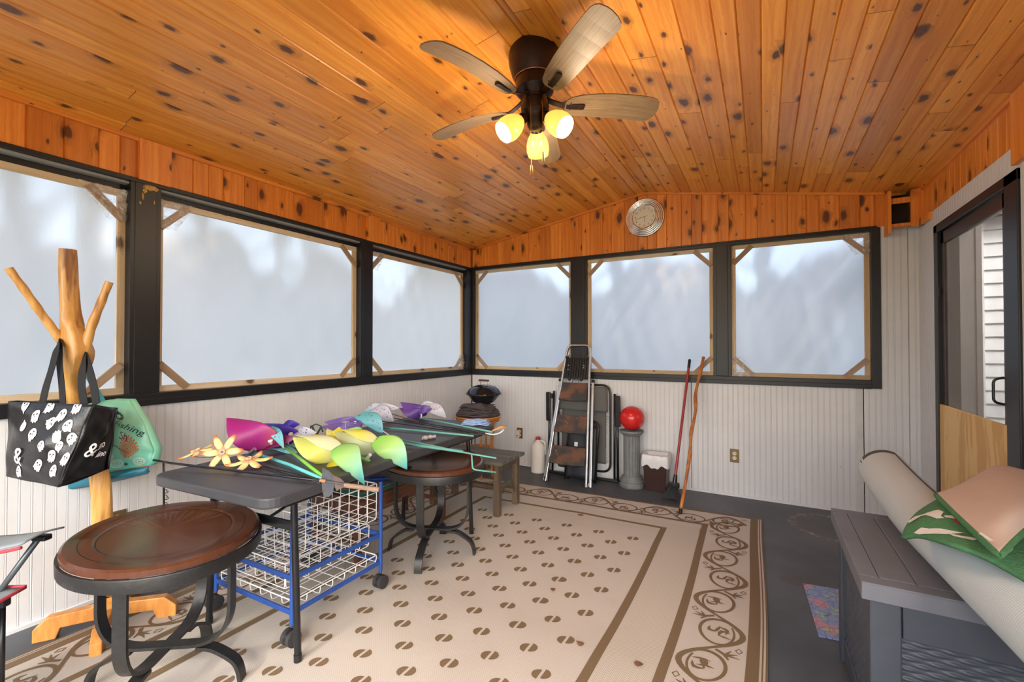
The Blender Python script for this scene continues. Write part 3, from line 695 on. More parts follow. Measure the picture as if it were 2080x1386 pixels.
def rq(x0, x1, y0, y1, m, dz=0, nx=None):
    nx = nx or max(2, int((x1-x0)/.03)); ny = max(2, int((y1-y0)/.03))
    vs = [(*SK(x0+(x1-x0)*i/nx, y0+(y1-y0)*j/ny), rugz(x0+(x1-x0)*i/nx, y0+(y1-y0)*j/ny)+dz) for i in range(nx+1) for j in range(ny+1)]
    rug.add(vs, [(i*(ny+1)+j, (i+1)*(ny+1)+j, (i+1)*(ny+1)+j+1, i*(ny+1)+j+1) for i in range(nx) for j in range(ny)], m)
rq(RX0, RX1, RY0, RY1, 0)
rq(RX0, RX1, RY0, RY1, 2, -.004)
# skirt
def ring(d0, d1, m, dz, fx=1, fy=1):
    a, b = d0, d1
    rq(RX1-b*fx, RX1-a*fx, RY0, RY1-a*fy, m, dz); rq(RX0+a*fx, RX0+b*fx, RY0, RY1-a*fy, m, dz); rq(RX0+a*fx, RX1-a*fx, RY1-b*fy, RY1-a*fy, m, dz)
ring(.000, .008, 2, .0012); ring(.016, .022, 2, .0012, 1, .6); ring(.030, .078, 2, .0012, 1, .35)
ring(.345, .385, 2, .0012, 1, .8)      # outer line of the plain band
ring(.385, .600, 1, .0009)
ring(.600, .640, 2, .0012, 1, .8)
def flat(pts2, w_, m=2, dz=.0016, closed=False):
    "ribbon of varying width drawn on the rug"
    n = len(pts2); vs = []; ws = w_ if isinstance(w_, (list, tuple)) else [w_]*n
    for i in range(n):
        a = Vector(pts2[max(i-1, 0)] if not closed else pts2[i-1]); b = Vector(pts2[min(i+1, n-1)] if not closed else pts2[(i+1) % n]); t = (b-a)
        if t.length < 1e-9: t = Vector((1, 0))
        t.normalize(); nn = Vector((-t.y, t.x)); p = Vector(pts2[i])
        for s_ in (-1, 1):
            q = p+nn*(s_*ws[i]/2); vs.append((*SK(q.x, q.y), rugz(q.x, q.y)+dz))
    rug.add(vs, [(2*i, 2*i+1, 2*((i+1) % n)+1, 2*((i+1) % n)) for i in range(n if closed else n-1)], m)
def vine(o, ax, ay, n, pitch, wd):
    "S-shaped vine with curled circles and leaves; o origin, ax along, ay across"
    o, ax, ay = Vector(o), Vector(ax), Vector(ay); Pn = lambda u, v: tuple(o+ax*u+ay*v)
    for i in range(n):
        u0 = i*pitch; s_ = 1 if i % 2 else -1
        # main S
        main = [Pn(u0+pitch*t, s_*wd*.46*math.sin(PI*t)) for t in [k/14 for k in range(15)]]; flat(main, [.014+.011*math.sin(PI*k/14) for k in range(15)])
        # inner spiral circle
        c = (u0+pitch*.50, s_*wd*.06); r = wd*.36
        sp = [Pn(c[0]+r*(1-.0*k/26)*math.cos(s_*(2.6+k*.225))*1.12, c[1]+r*(1-.012*k)*math.sin(s_*(2.6+k*.225))) for k in range(27)]
        flat(sp, [.018*(1-.5*k/26) for k in range(27)])
        # leaves within
        for (du, dv, ang, l_) in ((-.22, 0, .5, .30), (.16, .02, 2.2, .30), (.0, -.10, 3.9, .22)):
            b = Vector((c[0]+du*r*2, c[1]+dv*r)); d = Vector((math.cos(ang*s_), math.sin(ang*s_)))
            lf = [b+d*(l_*r*2.2*t)+Vector((-d.y, d.x))*(.25*r*math.sin(PI*t)) for t in (0, .25, .5, .75, 1)]; flat([Pn(*q) for q in lf], [.006, .015, .018, .012, .003])
            lf = [b+d*(l_*r*1.3*t)-Vector((-d.y, d.x))*(.45*r*t) for t in (0, .5, 1)]; flat([Pn(*q) for q in lf], [.006, .012, .003])
        # side sprigs and bud
        b = Vector((u0+pitch*.12, -s_*wd*.22))
        for a_ in (-.5, 0, .55): d = Vector((math.cos(a_+2.2), -s_*math.sin(a_+2.2))); flat([Pn(*(b+d*(.055*t)+Vector((.01*t*t, 0)))) for t in (0, .5, 1)], [.014, .010, .003])
        flat([Pn(u0+pitch*.02, -s_*wd*.06), Pn(u0+pitch*.10, -s_*wd*.20), Pn(u0+pitch*.22, -s_*wd*.28)], [.014, .016, .008])
        b = (u0+pitch*.92, s_*wd*.42*1); q = .013
        flat([Pn(b[0]-q*1.4, b[1]), Pn(b[0], b[1]+q), Pn(b[0]+q*1.4, b[1]), Pn(b[0], b[1]-q)], .006, closed=True)
BW = .245
vine((RX1-.21, RY1-.16), (0, -1), (1, 0), 13, .262, BW)
vine((RX0+.21, RY1-.16), (0, -1), (1, 0), 13, .262, BW)
vine((RX0+.12, RY1-.185), (1, 0), (0, 1), 10, .25, BW)
# split round prints in a staggered lattice
i0 = 0
for i in range(-2, 26):
    for j in range(-2, 30):
        if (i+j) % 2: continue
        x = 2.213-(.1175*i)+.1175*0; y = -2.30-.1190*(j-8)
        if not (RX0+.70 < x < RX1-.69 and RY0+.3 < y < RY1-.70): continue
        for s_ in (-1, 1):
            pts = []
            for k in range(12):
                a = PI*k/11-PI/2; pts.append((x+s_*(.006+.031*math.cos(a)), y+.028*math.sin(a)+.005*s_))
            vs = [(*SK(*q), rugz(*q)+.0014) for q in pts]; rug.add(vs, [tuple(range(12)) if s_ > 0 else tuple(range(12))[::-1]], 2)
# skirt: lift the rim down to the floor
pts = [(RX0+(RX1-RX0)*i/54, RY1) for i in range(55)]
o = rug.build('area_rug', [m_r1, m_r2, m_r3, m_r4], recalc=False)
tag(o, 'cream and brown woven area rug with vine border and round split prints', 'rug')

# ---- oval side tables
def mk_top():
    k = NT('radial_walnut_top'); v = k.coord(); s_ = k.n('SeparateXYZ'); k.set(s_.inputs[0], v)
    ang = k.math('ARCTAN2', s_.outputs[1], s_.outputs[0]); rad = k.n('VectorMath', operation='LENGTH'); k.set(rad.inputs[0], v)
    cb = k.n('CombineXYZ'); k.set(cb.inputs[0], k.math('MULTIPLY', ang, 9)); k.set(cb.inputs[1], k.math('MULTIPLY', rad.outputs['Value'], 5))
    g = k.noise(cb.outputs[0], 1.6, 5, .65); cc = k.mix(k.step(g, .35, .72), (.060, .024, .014), (.15, .052, .022))
    e = k.n('VectorMath', operation='LENGTH'); k.set(e.inputs[0], k.mapv(v, (1/.355, 1/.29, 0)))
    out = k.noise(k.mapv(v, (6, 60, 1)), 1, 4, .6); c2 = k.mix(out, (.055, .020, .012), (.12, .042, .018))
    c = k.mix(k.step(e.outputs['Value'], .70, .71), cc, c2)
    for r_ in (.70, .86):
        ln = k.math('SUBTRACT', 1, k.step(k.math('ABSOLUTE', k.math('SUBTRACT', e.outputs['Value'], r_)), .004, .008)); c = k.mix(ln, c, (.015, .008, .005))
    fl = k.n('TexVoronoi'); k.set(fl.inputs['Vector'], k.mapv(v, (70, 45, 1))); fm = k.math('MULTIPLY', k.math('SUBTRACT', 1, k.step(fl.outputs['Distance'], .12, .22)), k.step(k.noise(v, 7, 2), .58, .68))
    c = k.mix(fm, c, (.50, .33, .18)); return k.base(c, .24)
m_top = mk_top()
def oval_table(loc, rz, label):
    t = thing('oval_side_table', label, 'side table', loc, rz, 'matching oval side tables')
    H = .591; A, B = .366, .297
    MB().lathe([(0, H-.006), (.68, H-.006), (.70, H-.004), (.72, H-.001), (.97, H), (1.0, H-.006), (1.0, H-.024), (.98, H-.028), (0, H-.028)], seg=72, sx=A, sy=B).build('tabletop', m_top, t, smooth=25)
    MB().lathe([(1.0, H-.026), (1.028, H-.026), (1.032, H-.030), (1.028, H-.070), (1.0, H-.070), (1.0, H-.026)], seg=72, sx=A, sy=B).build('metal_rim', iron, t, smooth=25)
    for k, ph in enumerate((R(45), R(-45))):
        d = Vector((math.cos(ph), math.sin(ph), 0)); r0 = .235; zl = .145 if k else .150
        q = [d*r0+Vector((0, 0, H-.05)), d*r0+Vector((0, 0, zl)), d*-r0+Vector((0, 0, zl)), d*-r0+Vector((0, 0, H-.05))]
        mb = MB(); mb.bar(fillet(q, .15, 14), .044, .012, up=Vector((-d.y, d.x, 0)).cross(Vector((0, 0, 1))) if 0 else (-d.y, d.x, 0)); 
        # flat bar bent on its face: width runs across d
        mb.build('cross_bar', iron, t, smooth=40)
        for s_ in (-1, 1):
            e = d*s_; pts = [e*.115+Vector((0, 0, zl-.012)), e*.165+Vector((0, 0, zl-.018)), e*.215+Vector((0, 0, zl-.045)), e*.252+Vector((0, 0, .075)), e*.268+Vector((0, 0, .040)), e*.275+Vector((0, 0, .0))]
            mb = MB(); mb.bar(smoothpath(pts, 4), .044, .013, up=(-d.y, d.x, 0)); mb.build('leg', iron, t, smooth=40)
    return t
_bar = MB.bar
def bar2(s, pts, w_, t_, up=(0, 0, 1), m=0, closed=False):
    # 'up' names the bar's width direction here when horizontal
    up = Vector(up)
    prof = [(-t_/2, -w_/2), (t_/2, -w_/2), (t_/2, w_/2), (-t_/2, w_/2)]
    return s.sweep(pts, prof, m, closed, up)
def oval_fix(): pass
MB.bar = lambda s, pts, w_, t_, up=(0, 0, 1), m=0, closed=False: (bar2 if abs(Vector(up).z) < .01 and Vector(up).length > .9 and abs(Vector(up).x*Vector(up).y) > .01 else _bar)(s, pts, w_, t_, up, m, closed)
oval_table((.984, -3.506, .008), R(-10), 'oval walnut side table in the foreground beside the camp chair')
oval_table((1.153, -2.134, .008), R(-22), 'oval walnut side table half under the far end of the folding table')
MB.bar = _bar

# ---- folding table
FT = thing('folding_table', 'long black folding table covered with pinwheels', 'folding table', (.968, -2.50, .009), R(3.8))
hx, hy, zt = .386, .905, .733
def rrect(hx, hy, r, n=6):
    o = []
    for (sx, sy, a0) in ((1, 1, 0), (-1, 1, 90), (-1, -1, 180), (1, -1, 270)):
        for i in range(n+1): a = R(a0+90*i/n); o.append((sx*(hx-r)+r*math.cos(a), sy*(hy-r)+r*math.sin(a)))
    return o
tabm = plain('charcoal_moulded_plastic', (.055, .056, .064), .48, var=.25, scale=3, bump=.25, bscale=300)
MB().prism(rrect(hx, hy, .07), zt-.045, zt).build('tabletop', tabm, FT, bevel=.009, seg=3)
for sy in (-1, 1):
    for sx in (-1, 1):
        mb = MB(); x = sx*.285; y = sy*.70; mb.tube([(x-.02*sx, y, zt-.05), (x+.01*sx, y+sy*.0, .03)], .014, 10); mb.tube([(x+.01*sx, y, .03), (x+.0105*sx, y, .0)], .016, 10); mb.build('leg', blackm, FT, smooth=40)
    mb = MB(); mb.box((0, sy*.70, .545), (.57, .012, .040)); mb.build('crossbar', blackm, FT, bevel=.003)
    for sx in (-1, 1): mb = MB(); mb.tube(smoothpath([(.10*sx, sy*.38, zt-.06), (.10*sx, sy*.50, zt-.10), (.10*sx, sy*.60, zt-.155), (.10*sx, sy*.695, .55)], 4), .007, 8); mb.build('folding_brace', blackm, FT, smooth=40)
for sx in (-1, 1): MB().box((sx*.335, 0, zt-.055), (.03, 1.6, .022)).build('side_rail', blackm, FT, bevel=.003)

# ---- rolling wire basket cart
blue = plain('blue_enamel', (.018, .075, .33), .35, var=.15); wire = plain('white_coated_wire', (.80, .80, .80), .35, var=.04)
CT = thing('basket_cart', 'blue framed rolling cart with white wire baskets under the folding table', 'basket cart', (.885, -2.855, .010), R(1))
cx, cy = .29, .265; h = .56
for sx in (-1, 1):
    for sy in (-1, 1):
        mb = MB(); mb.tube([(sx*cx, sy*cy, .075), (sx*cx, sy*cy, h)], .0105, 10); mb.build('post', blue, CT, smooth=40)
        mb = MB(); mb.lathe([(0, -.012), (.030, -.012), (.034, -.008), (.034, .008), (.030, .012), (0, .012)], (sx*cx+.02, sy*cy-.02, .036), 20, ax='x'); mb.lathe([(0, .028), (.034, .026), (.034, -.026), (0, -.028)], (sx*cx+.02, sy*cy-.02, .036), 20, ax='x'); mb.tube([(sx*cx, sy*cy, .08), (sx*cx+.01, sy*cy-.01, .05)], .007, 8)
        mb.build('caster', plain('caster_rubber', (.03, .03, .032), .6), CT, smooth=40)
for z in (.125, .275):
    for sy in (-1, 1): mb = MB(); mb.box((0, sy*cy, z), (2*cx, .010, .022)); mb.build('frame_rail', blue, CT, bevel=.002)
    for sx in (-1, 1): mb = MB(); mb.box((sx*cx, 0, z), (.010, 2*cy, .022)); mb.build('frame_rail', blue, CT, bevel=.002)
def basket(x0, x1, y0, y1, z0, z1, nx, ny, nz):
    mb = MB(); r = .0021; b = .012
    for i in range(nx+1):
        x = x0+(x1-x0)*i/nx; mb.tube(fillet([(x, y0, z1), (x, y0+b*.3, z0), (x, y1-b*.3, z0), (x, y1, z1)], .015, 3), r, 5)
    for j in range(ny+1):
        y = y0+(y1-y0)*j/ny; mb.tube(fillet([(x0, y, z1), (x0+b*.3, y, z0), (x1-b*.3, y, z0), (x1, y, z1)], .015, 3), r, 5)
    for k in range(nz+1):
        z = z0+(z1-z0)*k/nz; q = r*1.7 if k == nz else r
        mb.tube(fillet([(x0, y0, z), (x1, y0, z), (x1, y1, z), (x0, y1, z), (x0, y0, z)], .012, 3), q, 5)
    return mb.build('wire_basket', wire, CT, smooth=40)
basket(-.275, .275, -.25, .25, .36, .55, 8, 8, 4); basket(-.30, .22, -.25, .25, .205, .315, 7, 8, 2); basket(-.275, .275, -.25, .25, .128, .165, 7, 7, 1)

# ---- brown wooden bench holding jigsaw boards and a blue plate, beyond the cart
brownw = NT('red_brown_bench_wood'); 
def mkw(name, c1, c2, rough=.5, sc=(4, 4, 40), ax=0):
    k = NT(name); v = k.coord(); g = k.noise(k.mapv(v, sc), 1, 4, .6); return k.base(k.mix(k.step(g, .35, .7), c1, c2), rough)
bw = mkw('red_brown_wood', (.085, .030, .014), (.15, .055, .024), .5, (30, 4, 30))
BN = thing('wooden_bench', 'red brown wooden bench with low shelf behind the wire cart', 'bench', (.70, -2.08, .010), R(2))
bx_, by_ = .20, .45; zt2 = .40
mb = MB(); mb.bx((-bx_, -by_, zt2-.02), (bx_, by_, zt2)); mb.build('seat', bw, BN, bevel=.004)
for sx in (-1, 1): MB().box((sx*(bx_-.012), 0, zt2-.065), (.022, 2*by_-.06, .085)).build('apron', bw, BN, bevel=.003)
for sy in (-1, 1): MB().box((0, sy*(by_-.03), zt2-.065), (2*bx_-.06, .022, .085)).build('apron', bw, BN, bevel=.003)
for sx in (-1, 1):
    for sy in (-1, 1): MB().box((sx*(bx_-.02), sy*(by_-.03), (zt2-.02)/2), (.036, .036, zt2-.02)).build('leg', bw, BN, bevel=.004)
MB().box((0, by_-.03, .14), (2*bx_-.07, .018, .028)).build('stretcher', bw, BN, bevel=.002); MB().box((0, -by_+.03, .14), (2*bx_-.07, .018, .028)).build('stretcher', bw, BN, bevel=.002)
mb = MB(); mb.tube([(bx_-.02, by_-.05, .15), (bx_-.02, by_-.17, .33)], .006, 6); mb.build('brace', iron, BN)
# high back board seen between table and bench
MB().box((-.16, .02, .56), (.020, .86, .20)).build('backrest', bw, BN, bevel=.004)
for s_ in (-1, 1): MB().box((-.165, s_*.40, .45), (.03, .035, .14)).build('back_post', bw, BN, bevel=.003)
def mk_puz():
    k = NT('jigsaw_picture'); v = k.coord(); c = k.ramp(k.noise(v, 18, 4, .7), [(.3, (.05, .10, .07)), (.45, (.28, .19, .08)), (.55, (.45, .36, .20)), (.7, (.12, .20, .22))]); 
    vo = k.n('TexVoronoi', feature='DISTANCE_TO_EDGE'); k.set(vo.inputs['Vector'], v); vo.inputs['Scale'].default_value = 55; return k.base(k.mix(k.step(vo.outputs['Distance'], .02, .06), (.05, .05, .04), c), .45)
jp = thing('jigsaw_board', 'green edged board with a tan jigsaw picture on the brown bench', 'jigsaw board', (.76, -2.10, zt2+.011), R(2))
MB().box((0, 0, .012), (.34, .78, .022)).build('board', plain('green_board_edge', (.006, .085, .065), .5), jp, bevel=.003); MB().box((0, 0, .0245), (.325, .765, .003)).build('picture', mk_puz(), jp)
mb = MB(); mb.lathe([(0, .0), (.07, 0), (.085, .006), (.125, .032), (.130, .036), (.124, .037), (.082, .012), (0, .008)], seg=32); o = mb.build('blue_plate', plain('cobalt_plastic', (.015, .07, .42), .3), smooth=True); o.location = (.80, -2.22, zt2+.0375); tag(o, 'shallow cobalt blue dish on the jigsaw board', 'dish')

# ---- small slatted green bench
gw = mkw('worn_green_paint_wood', (.075, .078, .062), (.15, .145, .12), .6, (5, 30, 30)); gw2 = mkw('worn_brown_post_wood', (.085, .055, .036), (.14, .095, .06), .6, (30, 30, 5))
GB = thing('slatted_bench', 'small weathered grey green slatted bench by the back wall', 'bench', (.905, -1.28, .010), R(2))
hh = .42
for i in range(4): MB().bx((-.36, -.205+i*.103, hh-.026), (.36, -.205+i*.103+.096, hh)).build('seat_slat', gw, GB, bevel=.003)
for sx in (-1, 1):
    for sy in (-1, 1): MB().box((sx*.30, sy*.155, (hh-.026)/2), (.048, .048, hh-.026)).build('leg', gw2, GB, bevel=.003)
    MB().box((sx*.27, 0, .17), (.022, .36, .075)).build('side_rail', gw, GB, bevel=.003); MB().box((sx*.30, 0, hh-.055), (.03, .27, .055)).build('apron', gw2, GB, bevel=.003)
MB().box((0, 0, .165), (.72, .045, .028)).build('stretcher', gw2, GB, bevel=.003)

# ---- rattan plant stand, cloth, kettle grill
ratt = mkw('honey_rattan', (.44, .17, .03), (.60, .26, .055), .4, (20, 20, 20))
PS = thing('rattan_plant_stand', 'round honey rattan plant stand in the back left corner', 'plant stand', (.455, -.55, 0))
zt3 = .575
mb = MB(); mb.lathe([(0, zt3-.01), (.205, zt3-.01), (.205, zt3), (0, zt3)], seg=40); mb.build('top_disc', ratt, PS, smooth=30)
for z, r in ((zt3+.004, .218), (zt3-.018, .208), (zt3+.022, .222)): mb = MB(); mb.tube([(r*math.cos(2*PI*i/48), r*math.sin(2*PI*i/48), z) for i in range(48)], .009, 8, closed=True); mb.build('rim_ring', ratt, PS, smooth=True)
mb = MB(); mb.lathe([(0, .26), (.160, .26), (.168, .27), (.160, .28), (0, .28)], seg=40); mb.build('shelf', ratt, PS, smooth=30)
for k in range(8):
    a = 2*PI*k/8; mb = MB(); mb.tube(smoothpath([(.17*math.cos(a), .17*math.sin(a), 0), (.150*math.cos(a), .15*math.sin(a), .27), (.160*math.cos(a), .16*math.sin(a), .42), (.17*math.cos(a), .17*math.sin(a), zt3-.02)], 4), .009, 8); mb.build('leg', ratt, PS, smooth=True)
MB().tube([(.155*math.cos(2*PI*i/48), .155*math.sin(2*PI*i/48), .08) for i in range(48)], .008, 8, closed=True).build('foot_ring', ratt, PS, smooth=True)
cloth = plain('mauve_grey_cloth', (.115, .095, .10), .9, var=.25, scale=40, bump=.3, bscale=200)
random.seed(5)
mb = MB()
for i in range(6):
    z0 = zt3+.034+i*.017; ph = random.uniform(0, 6); rx, ry = .212-.010*i+random.uniform(-.012, .012), .17-.008*i
    n = 40; vs = []; 
    for (rr, dz) in ((.0, .0), (.6, .0), (.96, .001), (1.02, .008), (.96, .016), (.6, .017), (0, .017)):
        for k in range(n):
            a = 2*PI*k/n; q = max(abs(math.cos(a)), abs(math.sin(a)))**-.55; wv = .005*math.sin(3*a+ph)+.004*math.sin(7*a+2*ph)
            vs.append((rx*rr*math.cos(a)*q*.95, ry*rr*math.sin(a)*q*.95, z0+dz+wv*rr))
    fs = [(r_*n+k, r_*n+(k+1) % n, (r_+1)*n+(k+1) % n, (r_+1)*n+k) for r_ in range(6) for k in range(n)]; mb.add(vs, fs)
vs_ = lambda u, v: ((u-.5)*.30*(1-.2*v)+.01, -.165+.30*v, zt3+.132+.028*math.sin(PI*u)*(1-.3*v)+.012*math.sin(9*u+4*v)-.05*max(0, .25-v)*4*(.4+.6*abs(u-.5)))
mb.grid(vs_, 24, 24)
o = mb.build('folded_cloth', cloth, smooth=True); o.location = (.455, -.55, 0); tag(o, 'crumpled mauve grey cloth folded on the rattan stand under the grill', 'cloth')
KG = thing('kettle_grill', 'small black kettle grill with wooden lid handle on the folded cloth', 'grill', (.485, -.49, zt3+.140))
enam = plain('black_enamel', (.010, .011, .013), .08, var=.1); r = .175
MB().lathe([(0, .0), (.06, .002), (.11, .025), (.14, .062), (r, .105), (r+.003, .108), (r-.004, .110)], seg=48).build('bowl', enam, KG, smooth=40)
MB().lathe([(r+.008, .100), (r+.006, .112), (r-.006, .128), (.152, .150), (.115, .178), (.06, .194), (0, .198)], seg=48).build('lid', enam, KG, smooth=40)
for s_ in (-1, 1): MB().tube([(s_*.045, 0, .19), (s_*.045, 0, .235)], .003, 6).build('handle_bracket', chrome, KG)
MB().box((0, 0, .240), (.115, .024, .020)).build('lid_handle', mkw('dark_handle_wood', (.07, .03, .02), (.12, .05, .03)), KG, bevel=.003)

# ============================================================ ALONG THE BACK WALL
alu = plain('brushed_aluminium', (.62, .63, .65), .32, metal=.85, var=.12, scale=30)
# ---- step ladder leaning folded against the window sill
def mk_tread():
    k = NT('rusty_grip_tread'); v = k.coord(); a = k.noise(v, 9, 3, .5); b = k.noise(v, 140, 3, .6)
    c = k.mix(k.step(a, .40, .66), (.036, .036, .036), (.15, .066, .034)); c = k.mix(k.math('MULTIPLY', k.step(b, .5, .8), .4), c, (.06, .05, .045))
    sp = k.n('TexVoronoi'); k.set(sp.inputs['Vector'], v); sp.inputs['Scale'].default_value = 26
    c = k.mix(k.math('MULTIPLY', k.math('SUBTRACT', 1, k.step(sp.outputs['Distance'], .08, .14)), k.step(k.noise(v, 13, 2), .55, .6)), c, (.42, .40, .36)); return k.base(c, .7)
m_tread = mk_tread()
fl = at(1122, 977, 2, 0); fr_ = at(1190, 992, 2, 0)
yb = -.40; tb = at(1180, 702, 1, -.035)
zT = tb.z; LN = math.hypot(zT, yb+.035); lean = math.atan2(.365, zT)
SL = thing('step_ladder', 'folded aluminium step ladder with rusty grip treads leaning on the back window post', 'step ladder', (1.345, yb, 0), 0)
SL.rotation_euler = (-lean, 0, 0)
wb, wt = .205, .122            # half widths at foot and head of the front rails
def rx(t): return wb+(wt-wb)*t
mb = MB(); n = 8; pts = [(-rx(0), 0, .0), (-rx(.93), 0, LN*.93)]+[(-wt+.05*(1-math.cos(R(a))), 0, LN-.055+.055*math.sin(R(a))) for a in range(0, 91, 15)]
pts += [(-p_[0], p_[1], p_[2]) for p_ in pts[::-1]]
mb.sweep(pts, [(-.008, -.017), (.008, -.017), (.008, .017), (-.008, .017)], up=(0, 1, 0)); mb.build('front_rail', alu, SL, bevel=.003)
for s_ in (-1, 1):
    mb = MB(); mb.bar([(s_*(rx(0)+.030), .028, -.012), (s_*(rx(.72)+.026), .028, LN*.735)], .022, .022, up=(0, 1, 0)); mb.build('rear_rail', alu, SL, bevel=.003)
    MB().box((s_*(rx(.72)+.028), .026, LN*.735), (.030, .034, .03)).build('end_cap', blackm, SL, bevel=.004)
    mb = MB(); mb.bar([(s_*rx(0)-s_*.006, .0, -.0), (s_*rx(0), 0, .045)], .04, .026, up=(0, 1, 0)); mb.build('foot_pad', blackm, SL, bevel=.003)
for (t0, t1, hgt) in ((.135, .255, 0), (.355, .475, 0), (.585, .715, 0)):
    z0, z1 = LN*t0, LN*t1; mb = MB(); w0, w1 = rx(t0)-.012, rx(t1)-.012
    def tr(u, v, z0=z0, z1=z1, w0=w0, w1=w1): 
        ww = w0+(w1-w0)*v; return (-ww+2*ww*u, -.035*(1-v)-.002+.006*math.sin(PI*u), z0+(z1-z0)*v-.010*math.sin(PI*u)*(1-v))
    mb.grid(tr, 10, 6); mb.build('tread', m_tread, SL, solid=.012, bevel=0)
    mb = MB(); mb.bar([(-w0, -.030, z0-.003), (w0, -.030, z0-.003)], .010, .010); mb.build('tread_edge', blackm, SL)
mb = MB(); z0, z1 = LN*.745, LN*.90
mb.bx((-rx(.78)+.012, -.012, z0), (rx(.78)-.014, .004, z1))
for i in range(9): x = -.105+i*.0262; mb.bx((x-.0018, -.028, z0+.002), (x+.0018, -.010, z1-.002))
for z in (z0+.003, (z0+z1)/2-.03, z1-.004): mb.bx((-.106, -.024, z-.002), (.106, -.010, z+.002))
mb.bx((-.122, -.030, z1-.008), (-.096, .004, z1+.014)); mb.bx((.096, -.030, z1-.008), (.122, .004, z1+.014))
for s_ in (-1, 1): mb.lathe([(.0, -.03), (.017, -.03), (.019, -.012), (0, -.012)], (s_*.062, 0, z0-.006), 16, ax='y')
mb.build('paint_tray', plain('black_tray_plastic', (.012, .012, .013), .45), SL)
for (x, z) in ((-.082, .62), (-.082, .42), (.080, .62), (.080, .52)): MB().lathe([(0, -.030), (.006, -.030), (.006, -.012)], (x, 0, z0+(z1-z0)*z), 10, ax='y').build('rivet', alu, SL)
mb = MB(); mb.tube(fillet([(-.035, .0, LN*.715), (-.033, -.0, LN*.738), (.033, 0, LN*.738), (.035, 0, LN*.715)], .008, 3), .003, 6); mb.build('pull_handle', blackm, SL)

# ---- folded zero gravity recliner behind the ladder
mesh_f = NT('grey_textilene'); 
def mk_tex():
    k = mesh_f; v = k.coord(); w1 = k.n('TexWave', bands_direction='X'); k.set(w1.inputs['Vector'], v); w1.inputs['Scale'].default_value = 90; w1.inputs['Distortion'].default_value = 2
    w2 = k.n('TexWave', bands_direction='Z'); k.set(w2.inputs['Vector'], v); w2.inputs['Scale'].default_value = 70; w2.inputs['Distortion'].default_value = 2
    return k.base(k.mix(k.math('MULTIPLY', w1.outputs['Fac'], w2.outputs['Fac']), (.075, .073, .070), (.21, .205, .195)), .8)
m_tx = mk_tex()
a0 = at(1120, 800, 1, -.12); a1 = at(1258, 812, 1, -.12)
xl, xr = at(1110, 900, 1, -.13).x, at(1256, 900, 1, -.13).x; xm = (xl+xr)/2
ZGY = 0
ZG = thing('folded_recliner', 'folded black tube recliner with grey woven sling standing behind the ladder', 'folding chair', (xm, -.012, 0), 0); ZG.rotation_euler = (0, 0, 0); pass
hw = (xr-xl)/2; TZ = Matrix.Scale(.60, 4, (0, 1, 0))
def mbz(): q = MB(); q.T = TZ; return q
for s_ in (-1, 1):
    mb = MB(); mb.T = TZ; mb.tube([(s_*(hw-.012), -.16, .012), (s_*(hw-.02), -.12, .80)], .0125, 8); mb.build('side_tube', blackm, ZG, smooth=True)
    mb = MB(); mb.T = TZ; mb.tube([(s_*(hw-.05), -.13, .02), (s_*(hw-.055), -.08, .84)], .011, 8); mb.build('inner_tube', blackm, ZG, smooth=True)
    mbz().box((s_*(hw-.012), -.155, .68), (.055, .035, .30), rot=(.04, 0, 0)).build('armrest', plain('armrest_plastic', (.010, .010, .012), .35), ZG, bevel=.012)
    mbz().box((s_*(hw-.035), -.125, .79), (.035, .05, .05)).build('hinge_joint', blackm, ZG, bevel=.006)
mb = MB(); mb.T = TZ; mb.tube(fillet([(-hw+.012, -.16, .015), (-hw+.02, -.185, .012), (hw-.02, -.185, .012), (hw-.012, -.16, .015)], .02), .0125, 8); mb.build('base_tube', blackm, ZG, smooth=True)
q = hw-.10
mb = MB(); mb.T = TZ; mb.tube(fillet([(-q, -.075, .12), (-q, -.075, .0+.07), (q, -.075, .07), (q, -.06, .92), (-q, -.05, .92), (-q, -.075, .12)], .09, 6), .011, 8); mb.build('sling_frame', blackm, ZG, smooth=True)
mb = MB(); mb.T = TZ; mb.grid(lambda u, v: (-q+.045+(2*q-.09)*u, -.10+.05*v+.01*math.sin(PI*u), .15+.72*v), 16, 20); mb.build('sling', m_tx, ZG, smooth=True, solid=.006)
mb = MB(); mb.T = TZ; mb.grid(lambda u, v: (-q+.02+(2*q-.04)*u, -.125+.012*math.cos(PI*(u-.5))*-1, .66+.245*v), 14, 10); mb.build('head_pillow', m_tx, ZG, smooth=True, solid=.025)
for s_ in (-1, 1):
    mb = MB(); mb.T = TZ; zz = [.16+.0125*i for i in range(38)]; mb.tube([(s_*(q-.045+(.045 if i % 2 else 0)), -.092+.05*(z-.15)/.72, z) for i, z in enumerate(zz)], .0022, 4); mb.build('lacing', ink, ZG)
# ---- folded black side table/chair with label in front of it
fc = thing('folded_stool', 'folded black fabric stool with small white label standing between ladder and recliner', 'folding stool', (at(1178, 985, 1, -.24).x, -.245, 0), 0); fc.rotation_euler = (R(-11), 0, 0)
hw2 = .155
mb = MB(); mb.tube(fillet([(-hw2, 0, .0), (-hw2, 0, .58), (hw2, 0, .58), (hw2, 0, .0), (-hw2, 0, .0)][:-1], .07, 6), .011, 8); mb.build('leg_frame', blackm, fc, smooth=True)
mb = MB(); mb.tube(fillet([(-hw2+.02, .03, .0), (-hw2+.02, .02, .50), (hw2-.02, .02, .50), (hw2-.02, .03, .0)], .05, 5), .010, 8); mb.build('leg_frame', blackm, fc, smooth=True)
mb = MB(); mb.grid(lambda u, v: (-hw2+.008+(2*hw2-.016)*u, -.008+.006*math.sin(8*u+5*v), .03+.50*v), 12, 14); mb.build('fabric_panel', plain('navy_black_nylon', (.018, .020, .028), .6, var=.3, scale=20, bump=.3), fc, smooth=True, solid=.004)
